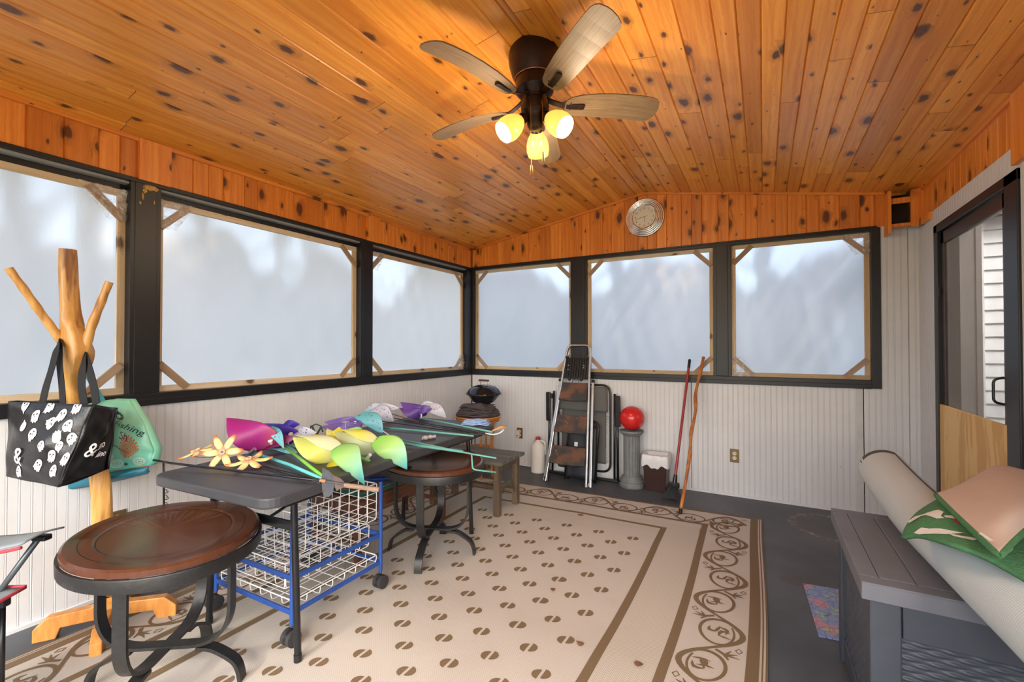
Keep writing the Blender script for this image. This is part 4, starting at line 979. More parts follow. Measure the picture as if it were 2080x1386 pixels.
MB().box((-.055, -.020, .345), (.034, .002, .042)).build('care_label', plain('label_white', (.75, .75, .75), .6), fc)

# ---- white jug
jx = at(1093, 950, 1, -.16).x; JG = thing('white_jug', 'white plastic jug with red cap on the floor left of the ladder', 'jug', (jx, -.16, 0), R(15))
jz = at(1093, 893, 1, -.16).z
mb = MB(); prof = [(0, .0), (.9, .0), (1, .02), (1, .62), (.95, .76), (.72, .87), (.36, .94), (.30, .97), (.30, 1.0), (0, 1.0)]
mb.lathe([(r_*.075, z*jz) for r_, z in prof], seg=24, sx=1, sy=.8); mb.build('jug_body', plain('milky_hdpe', (.70, .69, .66), .4, var=.05), JG, smooth=35)
mb = MB(); mb.tube(fillet([(.02, 0, jz*.97), (.075, 0, jz*.93), (.082, 0, jz*.55)], .03), .011, 8); mb.build('jug_handle', plain('milky_hdpe_handle', (.70, .69, .66), .4, var=.05), JG, smooth=True)
MB().lathe([(0, 0), (.026, 0), (.026, .022), (.022, .026), (0, .026)], (0, 0, jz), 20).build('cap', plain('red_cap', (.45, .02, .03), .4), JG, smooth=35)

# ---- plaster column with red ball
PX, PY = at(1283, 935, 1, -.155).x, -.155; ph = at(1283, 874, 1, PY).z
stone = plain('grey_resin_stone', (.19, .20, .205), .55, var=.25, scale=14, bump=.2)
PC = thing('pedestal_column', 'grey fluted plaster column pedestal beside the recliner', 'pedestal', (PX, PY, 0))
MB().lathe([(0, 0), (.108, 0), (.112, .008), (.112, .03), (.105, .038), (.102, .045), (.108, .055), (.108, .068), (.098, .078), (.090, .095), (.078, .105), (0, .105)], seg=40).build('base', stone, PC, smooth=30)
mb = MB(); fl_ = []
for i in range(96):
    a = 2*PI*i/96; r_ = .077-.0055*abs(math.sin(a*10))**.6*1; fl_.append((r_*math.cos(a), r_*math.sin(a)))
mb.prism(fl_, .10, ph-.045); mb.build('shaft', stone, PC, smooth=50)
MB().lathe([(0, ph-.05), (.080, ph-.05), (.084, ph-.042), (.090, ph-.036), (.100, ph-.026), (.104, ph-.018), (.110, ph-.015), (.110, ph), (0, ph)], seg=40).build('capital', stone, PC, smooth=30)
rb = .112; mb = MB(); mb.lathe([(rb*math.sin(PI*i/24), -rb*math.cos(PI*i/24)) for i in range(25)], seg=48)
def mk_ball():
    k = NT('red_vinyl'); v = k.coord(); c = k.mix(k.step(k.noise(v, 5, 3), .3, .7), (.50, .010, .012), (.60, .022, .020)); return k.base(c, .22)
o = mb.build('red_ball', mk_ball(), smooth=True); o.location = (PX+.002, PY+.01, ph+rb-.002); tag(o, 'glossy red ball resting on the grey column', 'ball')

# ---- waste bin with white liner
b0 = at(1334, 1003, 2, 0); BX, BY = at(1334, 960, 1, -.14).x, -.145; hz = at(1338, 930, 1, -.20).z
WB = thing('waste_bin', 'small dark brown waste bin with white liner beside the column', 'waste bin', (BX, BY, 0))
mb = MB(); w0, w1, d0, d1 = .088, .108, .070, .088
vs = [(-w0, -d0, 0), (w0, -d0, 0), (w0, d0, 0), (-w0, d0, 0), (-w1, -d1, hz), (w1, -d1, hz), (w1, d1, hz), (-w1, d1, hz), (-w1+.006, -d1+.006, hz), (w1-.006, -d1+.006, hz), (w1-.006, d1-.006, hz), (-w1+.006, d1-.006, hz), (-w0+.006, -d0+.006, .01), (w0-.006, -d0+.006, .01), (w0-.006, d0-.006, .01), (-w0+.006, d0-.006, .01)]
fs = [(0, 3, 2, 1)]+[(i, (i+1) % 4, 4+(i+1) % 4, 4+i) for i in range(4)]+[(4+i, 4+(i+1) % 4, 8+(i+1) % 4, 8+i) for i in range(4)]+[(8+i, 8+(i+1) % 4, 12+(i+1) % 4, 12+i) for i in range(4)]+[(12, 13, 14, 15)]
mb.add(vs, fs); mb.build('bin_body', plain('dark_brown_plastic', (.035, .012, .010), .35), WB, bevel=.004)
mb = MB(); random.seed(8); nn = 72
def rectp(t, w_, d_):
    a = t*2*PI; c, s_ = math.cos(a), math.sin(a); q = 1/max(abs(c)/w_, abs(s_)/d_)
    r_ = .985*q+.015*min(w_, d_); return c*r_, s_*r_
rows = [(.55, -.10), (.80, -.05), (.90, .006), (1.01, .026), (1.08, .016), (1.10, -.03), (1.12, -.065), (1.10, -.085)]
vs = []
for ri, (sc, dz) in enumerate(rows):
    for k in range(nn):
        t = k/nn; x, y = rectp(t, w1*sc, d1*sc); wv = .006*math.sin(t*2*PI*9+ri*.5)+.005*math.sin(t*2*PI*17+ri); hm = (.012*math.sin(t*2*PI*5)+.007*math.sin(t*2*PI*11))*(ri-4)/3 if ri >= 5 else 0
        vs.append((x*(1+wv*2), y*(1+wv*2), hz+dz+wv*.35+hm))
mb.add(vs, [(r_*nn+k, r_*nn+(k+1) % nn, (r_+1)*nn+(k+1) % nn, (r_+1)*nn+k) for r_ in range(len(rows)-1) for k in range(nn)]+[tuple(range(nn))])
mb.build('bin_liner', plain('white_liner_film', (.66, .67, .69), .35, var=.1), WB, smooth=True)

# ---- broom
redm = plain('red_enamel_tube', (.30, .018, .014), .3)
top = at(1401, 727, 1, -.020); bot = at(1372, 1000, 2, .10)
bot = Vector((at(1370, 992, 1, -.33).x, -.33, .13)); top = at(1401, 730, 1, -.022)
BR = thing('broom', 'red handled broom with dark bristles leaning on the back wall', 'broom', (bot.x, bot.y, 0)); o0 = Vector((bot.x, bot.y, 0))
b_, t_ = bot-o0, top-o0; mb = MB(); mb.tube([b_, b_+(t_-b_)*.93], .0115, 10); mb.build('handle', redm, BR, smooth=40)
mb = MB(); mb.tube([b_+(t_-b_)*.925, b_+(t_-b_)*.99, t_], [.0125, .0135, .009], 10); mb.build('grip', blackm, BR, smooth=40)
mb = MB(); 
def fan_(u, v): 
    ang = R(-34+68*u); r_ = .005+.128*v+.0; return (-.012+math.sin(ang)*(.035+.12*v), -.045*v-.012*math.cos(6*u), .115-.112*v*(1-.10*abs(2*u-1)))
mb.grid(fan_, 30, 8); mb.build('bristles', plain('charcoal_bristle', (.022, .024, .028), .8, var=.5, scale=150, bump=.8, bscale=300), BR, solid=.032)
mb = MB(); mb.box((-.004, .0, .118), (.09, .035, .045)); mb.tube([b_+Vector((0, 0, -.02)), b_+(t_-b_)*.07], [.022, .015], 12); mb.build('broom_head', blackm, BR, bevel=.008)
# ---- walking stick
wp = [at(1382, 1040, 2, .02)]; bt = Vector((wp[0].x, wp[0].y, .0)); tp = at(1429, 724, 1, -.022)
pp = [(1383, 1034), (1392, 985), (1402, 915), (1404, 880), (1413, 835), (1413, 800), (1424, 750), (1429, 726)]
pts = []
for (x, y) in pp:
    d = ray(x, y); # on the leaning line's plane between foot and head
    lo, hi = 0, 1
    n_ = (tp-bt).cross(Vector((1, 0, 0))).normalized(); pts.append(CAM+d*((bt-CAM).dot(n_)/d.dot(n_)))
ws = mkw('honey_walking_stick', (.30, .085, .018), (.50, .20, .045), .35, (40, 40, 6)); b2 = Vector(bt)
WS = thing('walking_stick', 'crooked honey wood walking stick with black rubber tip leaning right of the broom', 'walking stick', tuple(b2))
mb = MB(); sp = smoothpath([p_-b2 for p_ in pts], 5); mb.tube(sp, [.0125+.0022*math.sin(i*.9)+.002*(i/len(sp)) for i in range(len(sp))], 12); mb.build('shaft', ws, WS, smooth=True)
mb = MB(); mb.tube([pts[0]-b2-(pts[1]-pts[0]).normalized()*.045, pts[0]-b2], [.015, .014], 12); mb.build('rubber_tip', blackm, WS, smooth=40)

# ============================================================ RIGHT SIDE
resin = plain('graphite_resin', (.150, .152, .172), .5, var=.12, scale=6, bump=.12, bscale=200); resin2 = plain('graphite_resin_body', (.062, .070, .088), .45, var=.15)
bx0, bx1, by0, by1, bh = 3.238, 3.965, -2.690, -1.985, .60
DB = thing('deck_box', 'dark grey resin deck box with plank lid and woven sides under the rolled rug', 'storage box', (bx0, by0, 0)); T = Matrix.Translation((-bx0, -by0, 0))
def q_(): m_ = MB(); m_.T = T; return m_
mb = q_(); mb.bx((bx0, by0, bh-.052), (bx1, by1, bh-.004))
g = .0035; ns = 7; ww = (bx1-bx0-.10)/ns
mb.bx((bx0, by0, bh-.006), (bx1, by0+.05, bh)); mb.bx((bx0, by1-.05, bh-.006), (bx1, by1, bh)); mb.bx((bx0, by0+.05, bh-.006), (bx0+.05, by1-.05, bh)); mb.bx((bx1-.05, by0+.05, bh-.006), (bx1, by1-.05, bh))
for i in range(ns): mb.bx((bx0+.05+i*ww+g/2, by0+.05+g, bh-.006), (bx0+.05+(i+1)*ww-g/2, by1-.05-g, bh))
mb.build('lid', resin, DB, bevel=.0018, seg=1)
i_ = .022; mb = q_(); mb.bx((bx0+i_+.02, by0+i_+.02, .02), (bx1-i_-.02, by1-i_-.02, bh-.05)); mb.build('body', resin2, DB)
for (x, sx) in ((bx0+i_, 1), (bx1-i_, -1)):
    for (y, sy) in ((by0+i_, 1), (by1-i_, -1)): mb = q_(); mb.bx((x, y, .0), (x+sx*.075, y+sy*.075, bh-.052)); mb.build('corner_post', resin2, DB, bevel=.005)
for z0, z1 in ((.02, .10), (.44, bh-.052)):
    mb = q_(); mb.bx((bx0+i_+.008, by0+.10, z0), (bx0+i_+.03, by1-.10, z1)); mb.build('side_rail', resin2, DB, bevel=.004)
    mb = q_(); mb.bx((bx0+.10, by0+i_+.008, z0), (bx1-.10, by0+i_+.03, z1)); mb.build('front_rail', resin2, DB, bevel=.004)
mb = q_(); 
def wv(u, v):
    y = by0+.097+(by1-by0-.194)*u; z = .10+.34*v; s_ = math.sin(u*PI*22)*math.sin(v*PI*18); return (bx0+i_+.016-.004*s_, y, z)
mb.grid(wv, 176, 108); mb.build('woven_side', resin2, DB, smooth=True)
mb = q_(); 
def wf(u, v):
    x = bx0+.097+(bx1-bx0-.194)*u; z = .10+.34*v; b = v*22; row = int(b); s_ = math.sin((b-row)*PI)*(.55+.45*math.sin(u*PI*16+(PI if row % 2 else 0))); return (x, by0+i_+.018-.006*s_, z)
mb.grid(wf, 128, 132); mb.build('woven_front', resin2, DB, smooth=True)

# ---- rolled carpet
def mk_back():
    k = NT('carpet_backing'); v = k.n('UVMap', uv_map='UVMap').outputs[0]; a = k.n('TexWave', bands_direction='X'); k.set(a.inputs['Vector'], k.mapv(v, (1, 0, 0))); a.inputs['Scale'].default_value = 95
    b = k.n('TexWave', bands_direction='Y'); k.set(b.inputs['Vector'], k.mapv(v, (0, 1, 0))); b.inputs['Scale'].default_value = 38
    f = k.math('MULTIPLY', a.outputs['Fac'], b.outputs['Fac']); k.bump(f, .22, .0015); return k.base(k.mix(f, (.42, .45, .45), (.56, .60, .60)), .85)
m_back = mk_back()
rr = .092
axp = [Vector((3.462, -1.745, .735)), Vector((3.470, -1.98, .712)), Vector((3.482, -2.30, .694)), Vector((3.505, -2.66, .694)), Vector((3.560, -2.95, .655)), Vector((3.66, -3.30, .56))]
RC = thing('rolled_carpet', 'rolled pale grey carpet lying across the deck box', 'rolled carpet', tuple(axp[3])); o0 = axp[3]
sp = smoothpath([p_-o0 for p_ in axp], 10); mb = MB(); fr2 = mb.frames(sp, up=(0, 0, 1)); nu, nv = len(fr2)-1, 40
mb.grid(lambda u, v: (lambda f_, a: f_[0]+f_[1]*(rr*math.cos(a))+f_[2]*(rr*math.sin(a)))(fr2[min(int(u*nu+.5), nu)], 2*PI*v), nu, nv); mb.build('backing', m_back, RC, smooth=True)
# spiral end
p0, x_, y_, t_ = fr2[0]; mb = MB(); spl = []
for k in range(150): a = k*.26+1.2; r_ = rr*(1-.0062*k); spl.append(p0+x_*(r_*math.cos(a))+y_*(r_*math.sin(a))-t_*.001)
mb.sweep(spl, [(-.0035, -.001), (.0035, -.001), (.0035, .03), (-.0035, .03)], up=tuple(t_)); mb.build('spiral_end', plain('dark_binding', (.07, .06, .055), .8), RC)
# dark bound edge and small white care tag along the roll
mb = MB(); mb.tube([f_[0]+f_[1]*(rr*math.cos(a))*1.01+f_[2]*(rr*math.sin(a))*1.01 for f_, a in zip(fr2[:26], [1.15-.0*i for i in range(26)])], .003, 6); mb.build('bound_edge', plain('dark_binding_edge', (.06, .055, .05), .8), RC, smooth=True)

# ---- bath mat draped over the carpet, one half flipped to show its backing
def coons(ctrl, zfn=None):
    "ctrl[i][j] = (px, py, z) control net, Catmull-Rom interpolated"
    W_ = [[atz(*c) for c in row] for row in ctrl]; ni, nj = len(W_)-1, len(W_[0])-1
    def cr(p, t):
        n_ = len(p)-1; s_ = min(int(t*n_), n_-1); f_ = t*n_-s_; a = p[s_-1] if s_ > 0 else p[0]*2-p[1]; b, c = p[s_], p[s_+1]; d = p[s_+2] if s_+2 <= n_ else p[-1]*2-p[-2]
        return .5*((2*b)+(c-a)*f_+(2*a-5*b+4*c-d)*f_*f_+(3*b-a-3*c+d)*f_**3)
    return lambda u, v: cr([cr(row, v) for row in W_], u)
def mk_green():
    k = NT('green_chenille'); v = k.coord(); n_ = k.noise(v, 120, 3, .6); k.bump(n_, .9, .004); return k.base(k.mix(n_, (.035, .12, .045), (.085, .24, .10)), .95)
m_green = mk_green(); m_cream = plain('cream_chenille', (.70, .66, .60), .95, bump=.8, bscale=130); m_redc = plain('red_chenille', (.50, .015, .015), .95, bump=.8)
BMt = thing('bath_mat', 'green bath mat with cream leaves folded over the rolled carpet', 'bath mat', (3.60, -2.55, .79)); Tm = Matrix.Translation((-3.60, 2.55, -.79))
g1 = coons([[(1834, 1094, .735), (1868, 1092, .765), (1930, 1108, .79), (2000, 1134, .785), (2090, 1185, .77)],
            [(1846, 1068, .765), (1885, 1062, .80), (1950, 1080, .805), (2020, 1100, .805), (2100, 1140, .80)],
            [(1868, 1042, .785), (1905, 1035, .815), (1970, 1050, .815), (2040, 1070, .815), (2110, 1100, .81)],
            [(1908, 1016, .79), (1945, 1010, .80), (2000, 1020, .80), (2060, 1040, .80), (2120, 1060, .80)]])
mb = MB(); mb.T = Tm; mb.grid(g1, 36, 48); mb.build('mat_pile', m_green, BMt, smooth=True, solid=.012)
def decal(parent, surf, polys, mat_, name, lift=.008):
    mb = MB(); mb.T = Tm
    for poly in polys:
        c = [sum(p_[i] for p_ in poly)/len(poly) for i in (0, 1)]
        def S_(u, v):
            e = .01; u_, v_ = min(max(u, 0), 1), min(max(v, 0), 1); P_ = surf(u_, v_); A = surf(min(u_+e, 1), v_)-surf(max(u_-e, 0), v_); B = surf(u_, min(v_+e, 1))-surf(u_, max(v_-e, 0)); n_ = A.cross(B).normalized()
            if n_.z < 0: n_ = -n_
            return P_+n_*lift
        # subdivide the outline and build rings toward the centre
        ol = []
        for i in range(len(poly)):
            a, b = poly[i], poly[(i+1) % len(poly)]
            for k in range(4): ol.append((a[0]+(b[0]-a[0])*k/4, a[1]+(b[1]-a[1])*k/4))
        n_ = len(ol); vs = []
        for s_ in (1, .66, .33): vs += [S_(c[0]+(p_[0]-c[0])*s_, c[1]+(p_[1]-c[1])*s_) for p_ in ol]
        fs = [(r_*n_+i, r_*n_+(i+1) % n_, (r_+1)*n_+(i+1) % n_, (r_+1)*n_+i) for r_ in range(2) for i in range(n_)]+[tuple(2*n_+i for i in range(n_))]
        mb.add(vs, fs)
    return mb.build(name, mat_, parent, smooth=True)
def px2uv(surf, pts):
    out = []
    samp = [(u/40, v/60) for u in range(41) for v in range(61)]; pr = []
    for u, v in samp:
        d = surf(u, v)-CAM; z = d.dot(FW); pr.append((1040+FPX*d.dot(RT)/z, 693-FPX*d.dot(UP)/z))
    for (x, y) in pts: i = min(range(len(pr)), key=lambda k: (pr[k][0]-x)**2+(pr[k][1]-y)**2); out.append(samp[i])
    return out
leaves = [[(1849, 1065), (1862, 1055), (1880, 1050), (1895, 1044), (1906, 1041), (1919, 1047), (1910, 1053), (1921, 1060), (1905, 1060), (1885, 1053), (1868, 1056), (1852, 1068)],
          [(1915, 1053), (1935, 1054), (1945, 1047), (1950, 1055), (1940, 1059), (1922, 1058)],
          [(1862, 1087), (1876, 1077), (1890, 1078), (1910, 1078), (1935, 1084), (1960, 1088), (1925, 1090), (1895, 1089), (1872, 1089)],
          [(1925, 1088), (1955, 1094), (1995, 1102), (1975, 1104), (1940, 1097)],
          [(2015, 1129), (2030, 1130), (2048, 1119), (2058, 1110), (2060, 1122), (2050, 1133), (2035, 1137), (2020, 1135)]]
decal(BMt, g1, [px2uv(g1, l_) for l_ in leaves], m_cream, 'cream_leaf_pattern')
decal(BMt, g1, [px2uv(g1, [(1936, 1062), (1948, 1056), (1958, 1060), (1955, 1068), (1945, 1070)])], m_redc, 'red_flower_pattern')
g2 = coons([[(1903, 1003, .835), (1938, 1038, .835), (1985, 1082, .83), (2030, 1124, .82)],
            [(1950, 985, .845), (1985, 1015, .86), (2025, 1055, .86), (2062, 1090, .835)],
            [(1990, 962, .85), (2020, 990, .88), (2060, 1030, .88), (2095, 1062, .85)],
            [(2030, 946, .85), (2060, 975, .88), (2095, 1010, .88), (2130, 1040, .86)],
            [(2090, 958, .83), (2115, 985, .85), (2140, 1015, .86), (2170, 1045, .85)]])
mb = MB(); mb.T = Tm; mb.grid(g2, 36, 30); mb.build('flipped_backing', plain('peach_latex_backing', (.56, .42, .34), .75, var=.06), BMt, smooth=True, solid=.004)
edge = [g2(0, i/30) for i in range(31)]+[g2(i/36, 1) for i in range(1, 37)]; e2 = [g2(i/36, 0) for i in range(37)]
mb = MB(); mb.T = Tm; mb.tube([p_-Vector((0, 0, .006)) for p_ in edge], .0085, 8); mb.build('mat_binding', m_green, BMt, smooth=True)
mb = MB(); mb.T = Tm; mb.tube([p_-Vector((0, 0, .004)) for p_ in e2], .005, 8); mb.build('mat_binding', m_green, BMt, smooth=True)
mb = MB(); mb.T = Tm; cpt = coons([[(1988, 1084, .842), (2013, 1100, .837)], [(1994, 1082, .846), (2018, 1098, .842)]]); mb.grid(cpt, 2, 4); mb.build('care_tag', m_cream, BMt, solid=.002)

# ---- printed floral panel lying by the deck box
def mk_flag():
    k = NT('floral_print'); v = k.coord(); c = k.mix(k.noise(k.mapv(v, (60, 4, 1)), 1, 3), (.16, .26, .50), (.28, .38, .62))
    f = k.noise(v, 9, 2, .4); c = k.mix(k.step(f, .52, .56), c, (.52, .28, .36)); c = k.mix(k.step(k.noise(k.mapv(v, loc=(3, 1, 0)), 12, 3, .6), .60, .64), c, (.36, .50, .34))
    vo = k.n('TexVoronoi', feature='DISTANCE_TO_EDGE'); k.set(vo.inputs['Vector'], v); vo.inputs['Scale'].default_value = 24; return k.base(k.mix(k.step(vo.outputs['Distance'], .0, .05), (.12, .10, .16), c), .5)
mb = MB(); a, b, c_, d = (3.168, -1.437), (3.62, -1.385), (3.64, -1.875), (3.195, -1.936); mb.add([(x, y, z) for z in (.001, .006) for x, y in (a, b, c_, d)], [(0, 3, 2, 1), (4, 5, 6, 7), (0, 1, 5, 4), (1, 2, 6, 5), (2, 3, 7, 6), (3, 0, 4, 7)])
tag(mb.build('floral_panel', mk_flag()), 'blue panel printed with pink flowers lying on the floor behind the deck box', 'printed panel')

# ---- fallen leaves
lf = plain('dry_leaf', (.22, .10, .045), .8, var=.4)
random.seed(2)
for (x, y, lab) in ((1179, 1047, 'pale dry leaf on the rug nearest the ladder'), (1124, 1199, 'faint dry leaf scrap in the middle of the rug'), (1297, 1350, 'curled dry leaf on the plain band of the rug'), (1179, 1308, 'small dry leaf scrap among the prints left of the plain band'), (1241, 993, 'orange dry leaf on the floor between recliner and column')):
    p_ = atz(x, y, .013 if y != 993 else .003); mb = MB(); n_ = 9; s_ = random.uniform(.012, .02); vs = [(0, 0, .002)]+[(s_*random.uniform(.6, 1.3)*math.cos(2*PI*i/n_), s_*random.uniform(.5, 1.0)*math.sin(2*PI*i/n_), random.uniform(.0, .005)) for i in range(n_)]
    mb.add(vs, [(0, 1+i, 1+(i+1) % n_) for i in range(n_)]); o = mb.build('dry_leaf', lf, solid=.0008); o.location = p_; tag(o, lab, 'leaf', 'dry leaves on rug and floor')

# ============================================================ LEFT SIDE
# ---- log coat tree
logm = NT('peeled_cedar_log')
def mk_log():
    k = logm; v = k.coord(); g = k.noise(k.mapv(v, (28, 28, 3.2)), 1, 5, .65); d = k.noise(k.mapv(v, (13, 13, 2.2), (3, 1, 2)), 1, 3, .6)
    c = k.mix(k.step(g, .32, .7), (.48, .22, .045), (.68, .38, .11)); c = k.mix(k.math('MULTIPLY', k.step(d, .56, .68), .85), c, (.14, .040, .012)); k.bump(g, .5, .006); return k.base(c, .38)
m_log = mk_log()
c0 = Vector((.315, -3.44, 0)); DEP = (c0-Vector((CAM.x, CAM.y, 0))).dot(Vector((FW.x, FW.y, 0)).normalized())
CTR = thing('log_coat_tree', 'peeled cedar log coat tree with two branches holding tote bags', 'coat tree', tuple(c0))
def L_(x, y, dd=0): return atd(x, y, DEP+dd)-c0
tr = [(213, 1232, 0), (209, 1160, 0), (207, 1060, 0), (205, 985, 0), (192, 930, 0), (172, 880, 0), (152, 830, 0), (149, 790, -.005), (153, 750, -.01), (156, 715, -.01), (148, 680, -.005), (142, 630, 0), (139, 580, 0), (138, 540, 0), (138, 507, 0)]
rad = [.036, .036, .037, .038, .036, .031, .028, .031, .045, .050, .046, .037, .033, .032, .030]
P_ = smoothpath([L_(*q) for q in tr], 5); rr_ = []
for i in range(len(P_)):
    t = i/(len(P_)-1)*(len(rad)-1); a = int(min(t, len(rad)-2)); rr_.append(rad[a]+(rad[a+1]-rad[a])*(t-a))
mb = MB(); n = 20; fr3 = mb.frames(P_); vs = []
for i, (p_, x_, y_, t_) in enumerate(fr3):
    for k in range(n):
        a = 2*PI*k/n; kn_ = 1+.10*math.sin(3*a+i*.12)+.05*math.sin(7*a-i*.2)+(.18*math.sin(2*a+i*.3) if 30 < i < 52 else 0); vs.append(p_+x_*(rr_[i]*kn_*math.cos(a))+y_*(rr_[i]*kn_*math.sin(a)))
mb.add(vs, [(i*n+k, i*n+(k+1) % n, (i+1)*n+(k+1) % n, (i+1)*n+k) for i in range(len(P_)-1) for k in range(n)]+[tuple(range(n))[::-1], tuple((len(P_)-1)*n+k for k in range(n))])
mb.build('trunk', m_log, CTR, smooth=50)
for pts, r0, r1 in (([(164, 762, .0), (172, 715, .0), (183, 672, .01), (203, 620, .02), (222, 573, .03)], .026, .0155), ([(138, 715, .0), (117, 682, -.03), (88, 643, -.07), (52, 592, -.12), (17, 545, -.16)], .020, .0150)):
    q = smoothpath([L_(*p_) for p_ in pts], 5); mb = MB(); mb.tube(q, [r0+(r1-r0)*(i/(len(q)-1))**.6+.0012*math.sin(i*1.7) for i in range(len(q))], 14); mb.build('branch', m_log, CTR, smooth=50)
footw = mkw('honey_foot_wood', (.50, .20, .04), (.66, .31, .08), .4, (30, 30, 8))
for k, a in enumerate((-123, -30, 48, 140)):
    mb = MB(); mb.T = Matrix.Rotation(R(a), 4, 'Z'); poly = [(.02, .045), (.17, .045), (.185, .0), (.262, .0), (.262, .055), (.215, .10), (.07, .105), (.02, .135), (.0, .135), (.0, .045)]
    mb.prism(poly, -.021, .021, 0, 'xz'); mb.build('foot', footw, CTR, bevel=.004)

# ---- tote bags
def bag_mesh(quad_pts, rows=14, cols=20, bulge=.02, seed=1):
    A, B, C_, D = [Vector(q) for q in quad_pts]   # top left, top right, bottom right, bottom left
    n_ = (B-A).cross(D-A).normalized()
    if n_.dot((A+C_)/2-CAM) > 0: n_ = -n_
    def f(u, v):
        p_ = (A*(1-u)+B*u)*(1-v)+(D*(1-u)+C_*u)*v
        return p_+n_*(bulge*math.sin(PI*u)*math.sin(PI*min(1, v*.9+.1))+.004*math.sin(13*u+9*v+seed)*math.sin(PI*v)+.0035*math.sin(21*v-8*u+seed*2)*math.sin(PI*u))
    f.n = n_; return f
lam = plain('black_laminated_fabric', (.012, .012, .014), .30, var=.5, scale=8, bump=.7, bscale=28); strapm = plain('black_webbing', (.010, .010, .012), .8)
gw_ = plain('ghost_white_print', (.75, .75, .76), .45, var=.04)
d1 = -.16
tl, tr_ = atd(17, 816, DEP+d1-.03), atd(190, 822, DEP+d1-.06); bl, br = atd(13, 968, DEP+d1-.06), atd(119, 990, DEP+d1-.12); rt, rbm = atd(236, 829, DEP+d1+.05), atd(212, 955, DEP+d1+.02)
bt1 = Vector(br)
TB = thing('tote_bag', 'black laminated tote bag printed with white ghosts hanging on the coat tree', 'tote bag', tuple(tl)); Tb = Matrix.Translation(-tl)
ff = bag_mesh((tl, tr_, br, bl), bulge=.035); fs_ = bag_mesh((tr_, rt, rbm, br), bulge=.012, seed=3)
mb = MB(); mb.T = Tb; mb.grid(ff, 32, 24); mb.build('front_panel', lam, TB, smooth=True, solid=.002)
mb = MB(); mb.T = Tb; mb.grid(fs_, 16, 24); mb.build('side_panel', lam, TB, smooth=True, solid=.002)
bk = Vector((FW.x, FW.y, 0))*.08
fb = bag_mesh((tl+bk*.5, rt+bk*.1, rbm+bk*.3, bl+bk), bulge=-.01, seed=5)
mb = MB(); mb.T = Tb; mb.grid(fb, 20, 14); mb.build('back_panel', lam, TB, smooth=True, solid=.002)
mb = MB(); mb.T = Tb; mb.grid(lambda u, v: (ff(u, 1)+Vector((0, 0, -.010*math.sin(PI*v))))*(1-v)+fb(u, 1)*v, 16, 6); mb.build('bottom_panel', lam, TB, smooth=True, solid=.002)
mb = MB(); mb.T = Tb; mb.grid(lambda u, v: fs_(u, 1)*(1-v)+(fb(1, 1)*(u)+fb(.55, 1)*(1-u))*v, 8, 6); mb.build('bottom_panel', lam, TB, smooth=True, solid=.002)
mb = MB(); mb.T = Tb; mb.grid(lambda u, v: ff(0, v)*(1-u)+fb(0, v)*u-RT*.015*math.sin(PI*u), 8, 14); mb.build('side_panel', lam, TB, smooth=True, solid=.002)
def on(surf, u, v, l=.003):
    e = .01; u_ = min(max(u, .001), .999); v_ = min(max(v, .001), .999)
    A_ = surf(min(u_+e, 1), v_)-surf(max(u_-e, 0), v_); B_ = surf(u_, min(v_+e, 1))-surf(u_, max(v_-e, 0)); n_ = A_.cross(B_).normalized()
    if n_.dot(surf(u_, v_)-CAM) > 0: n_ = -n_
    return surf(u_, v_)+n_*l
def inv(surf, n=40):
    tab = []
    for i in range(n+1):
        for j in range(n+1):
            d = surf(i/n, j/n)-CAM; z = d.dot(FW); tab.append((1040+FPX*d.dot(RT)/z, 693-FPX*d.dot(UP)/z, i/n, j/n))
    def f(x, y): q = min(tab, key=lambda t: (t[0]-x)**2+(t[1]-y)**2); return q[2], q[3]
    return f
fi = inv(ff)
def ghost(cu, cv, su, sv, ang, kind=0):
    body = []
    for i in range(13): a = PI*i/12; body.append((math.cos(a)*.42, .12+math.sin(a)*.40))
    body += [(-.44, -.15), (-.50, -.34), (-.36, -.30), (-.24, -.48), (-.08, -.36), (.10, -.50), (.22, -.34), (.34, -.38), (.42, -.15)] if kind == 0 else [(-.42, -.10), (-.30, -.32), (-.02, -.40), (.20, -.62), (.26, -.36), (.40, -.15)]
    ca, sa = math.cos(R(ang)), math.sin(R(ang)); return [(cu+(x*ca-y*sa)*su, cv-(x*sa+y*ca)*sv) for x, y in body]
spots = [(53, 826, 10, 1), (103, 825, -20, 0), (156, 830, -8, 0), (128, 844, 0, 0), (71, 846, -10, 0), (101, 862, 55, 0), (65, 882, -35, 0), (140, 866, -30, 1), (175, 851, 5, 1), (149, 891, -60, 0), (117, 888, 160, 0), (84, 907, -40, 0), (121, 910, 0, 1), (105, 928, 0, 0), (77, 947, 25, 0), (133, 932, 10, 0) , (41, 957, -40, 1), (49, 866, 180, 1), (110, 958, -40, 1)]
wu, wv_ = .100, .160
dark = plain('ghost_face_ink', (.02, .02, .02), .6)
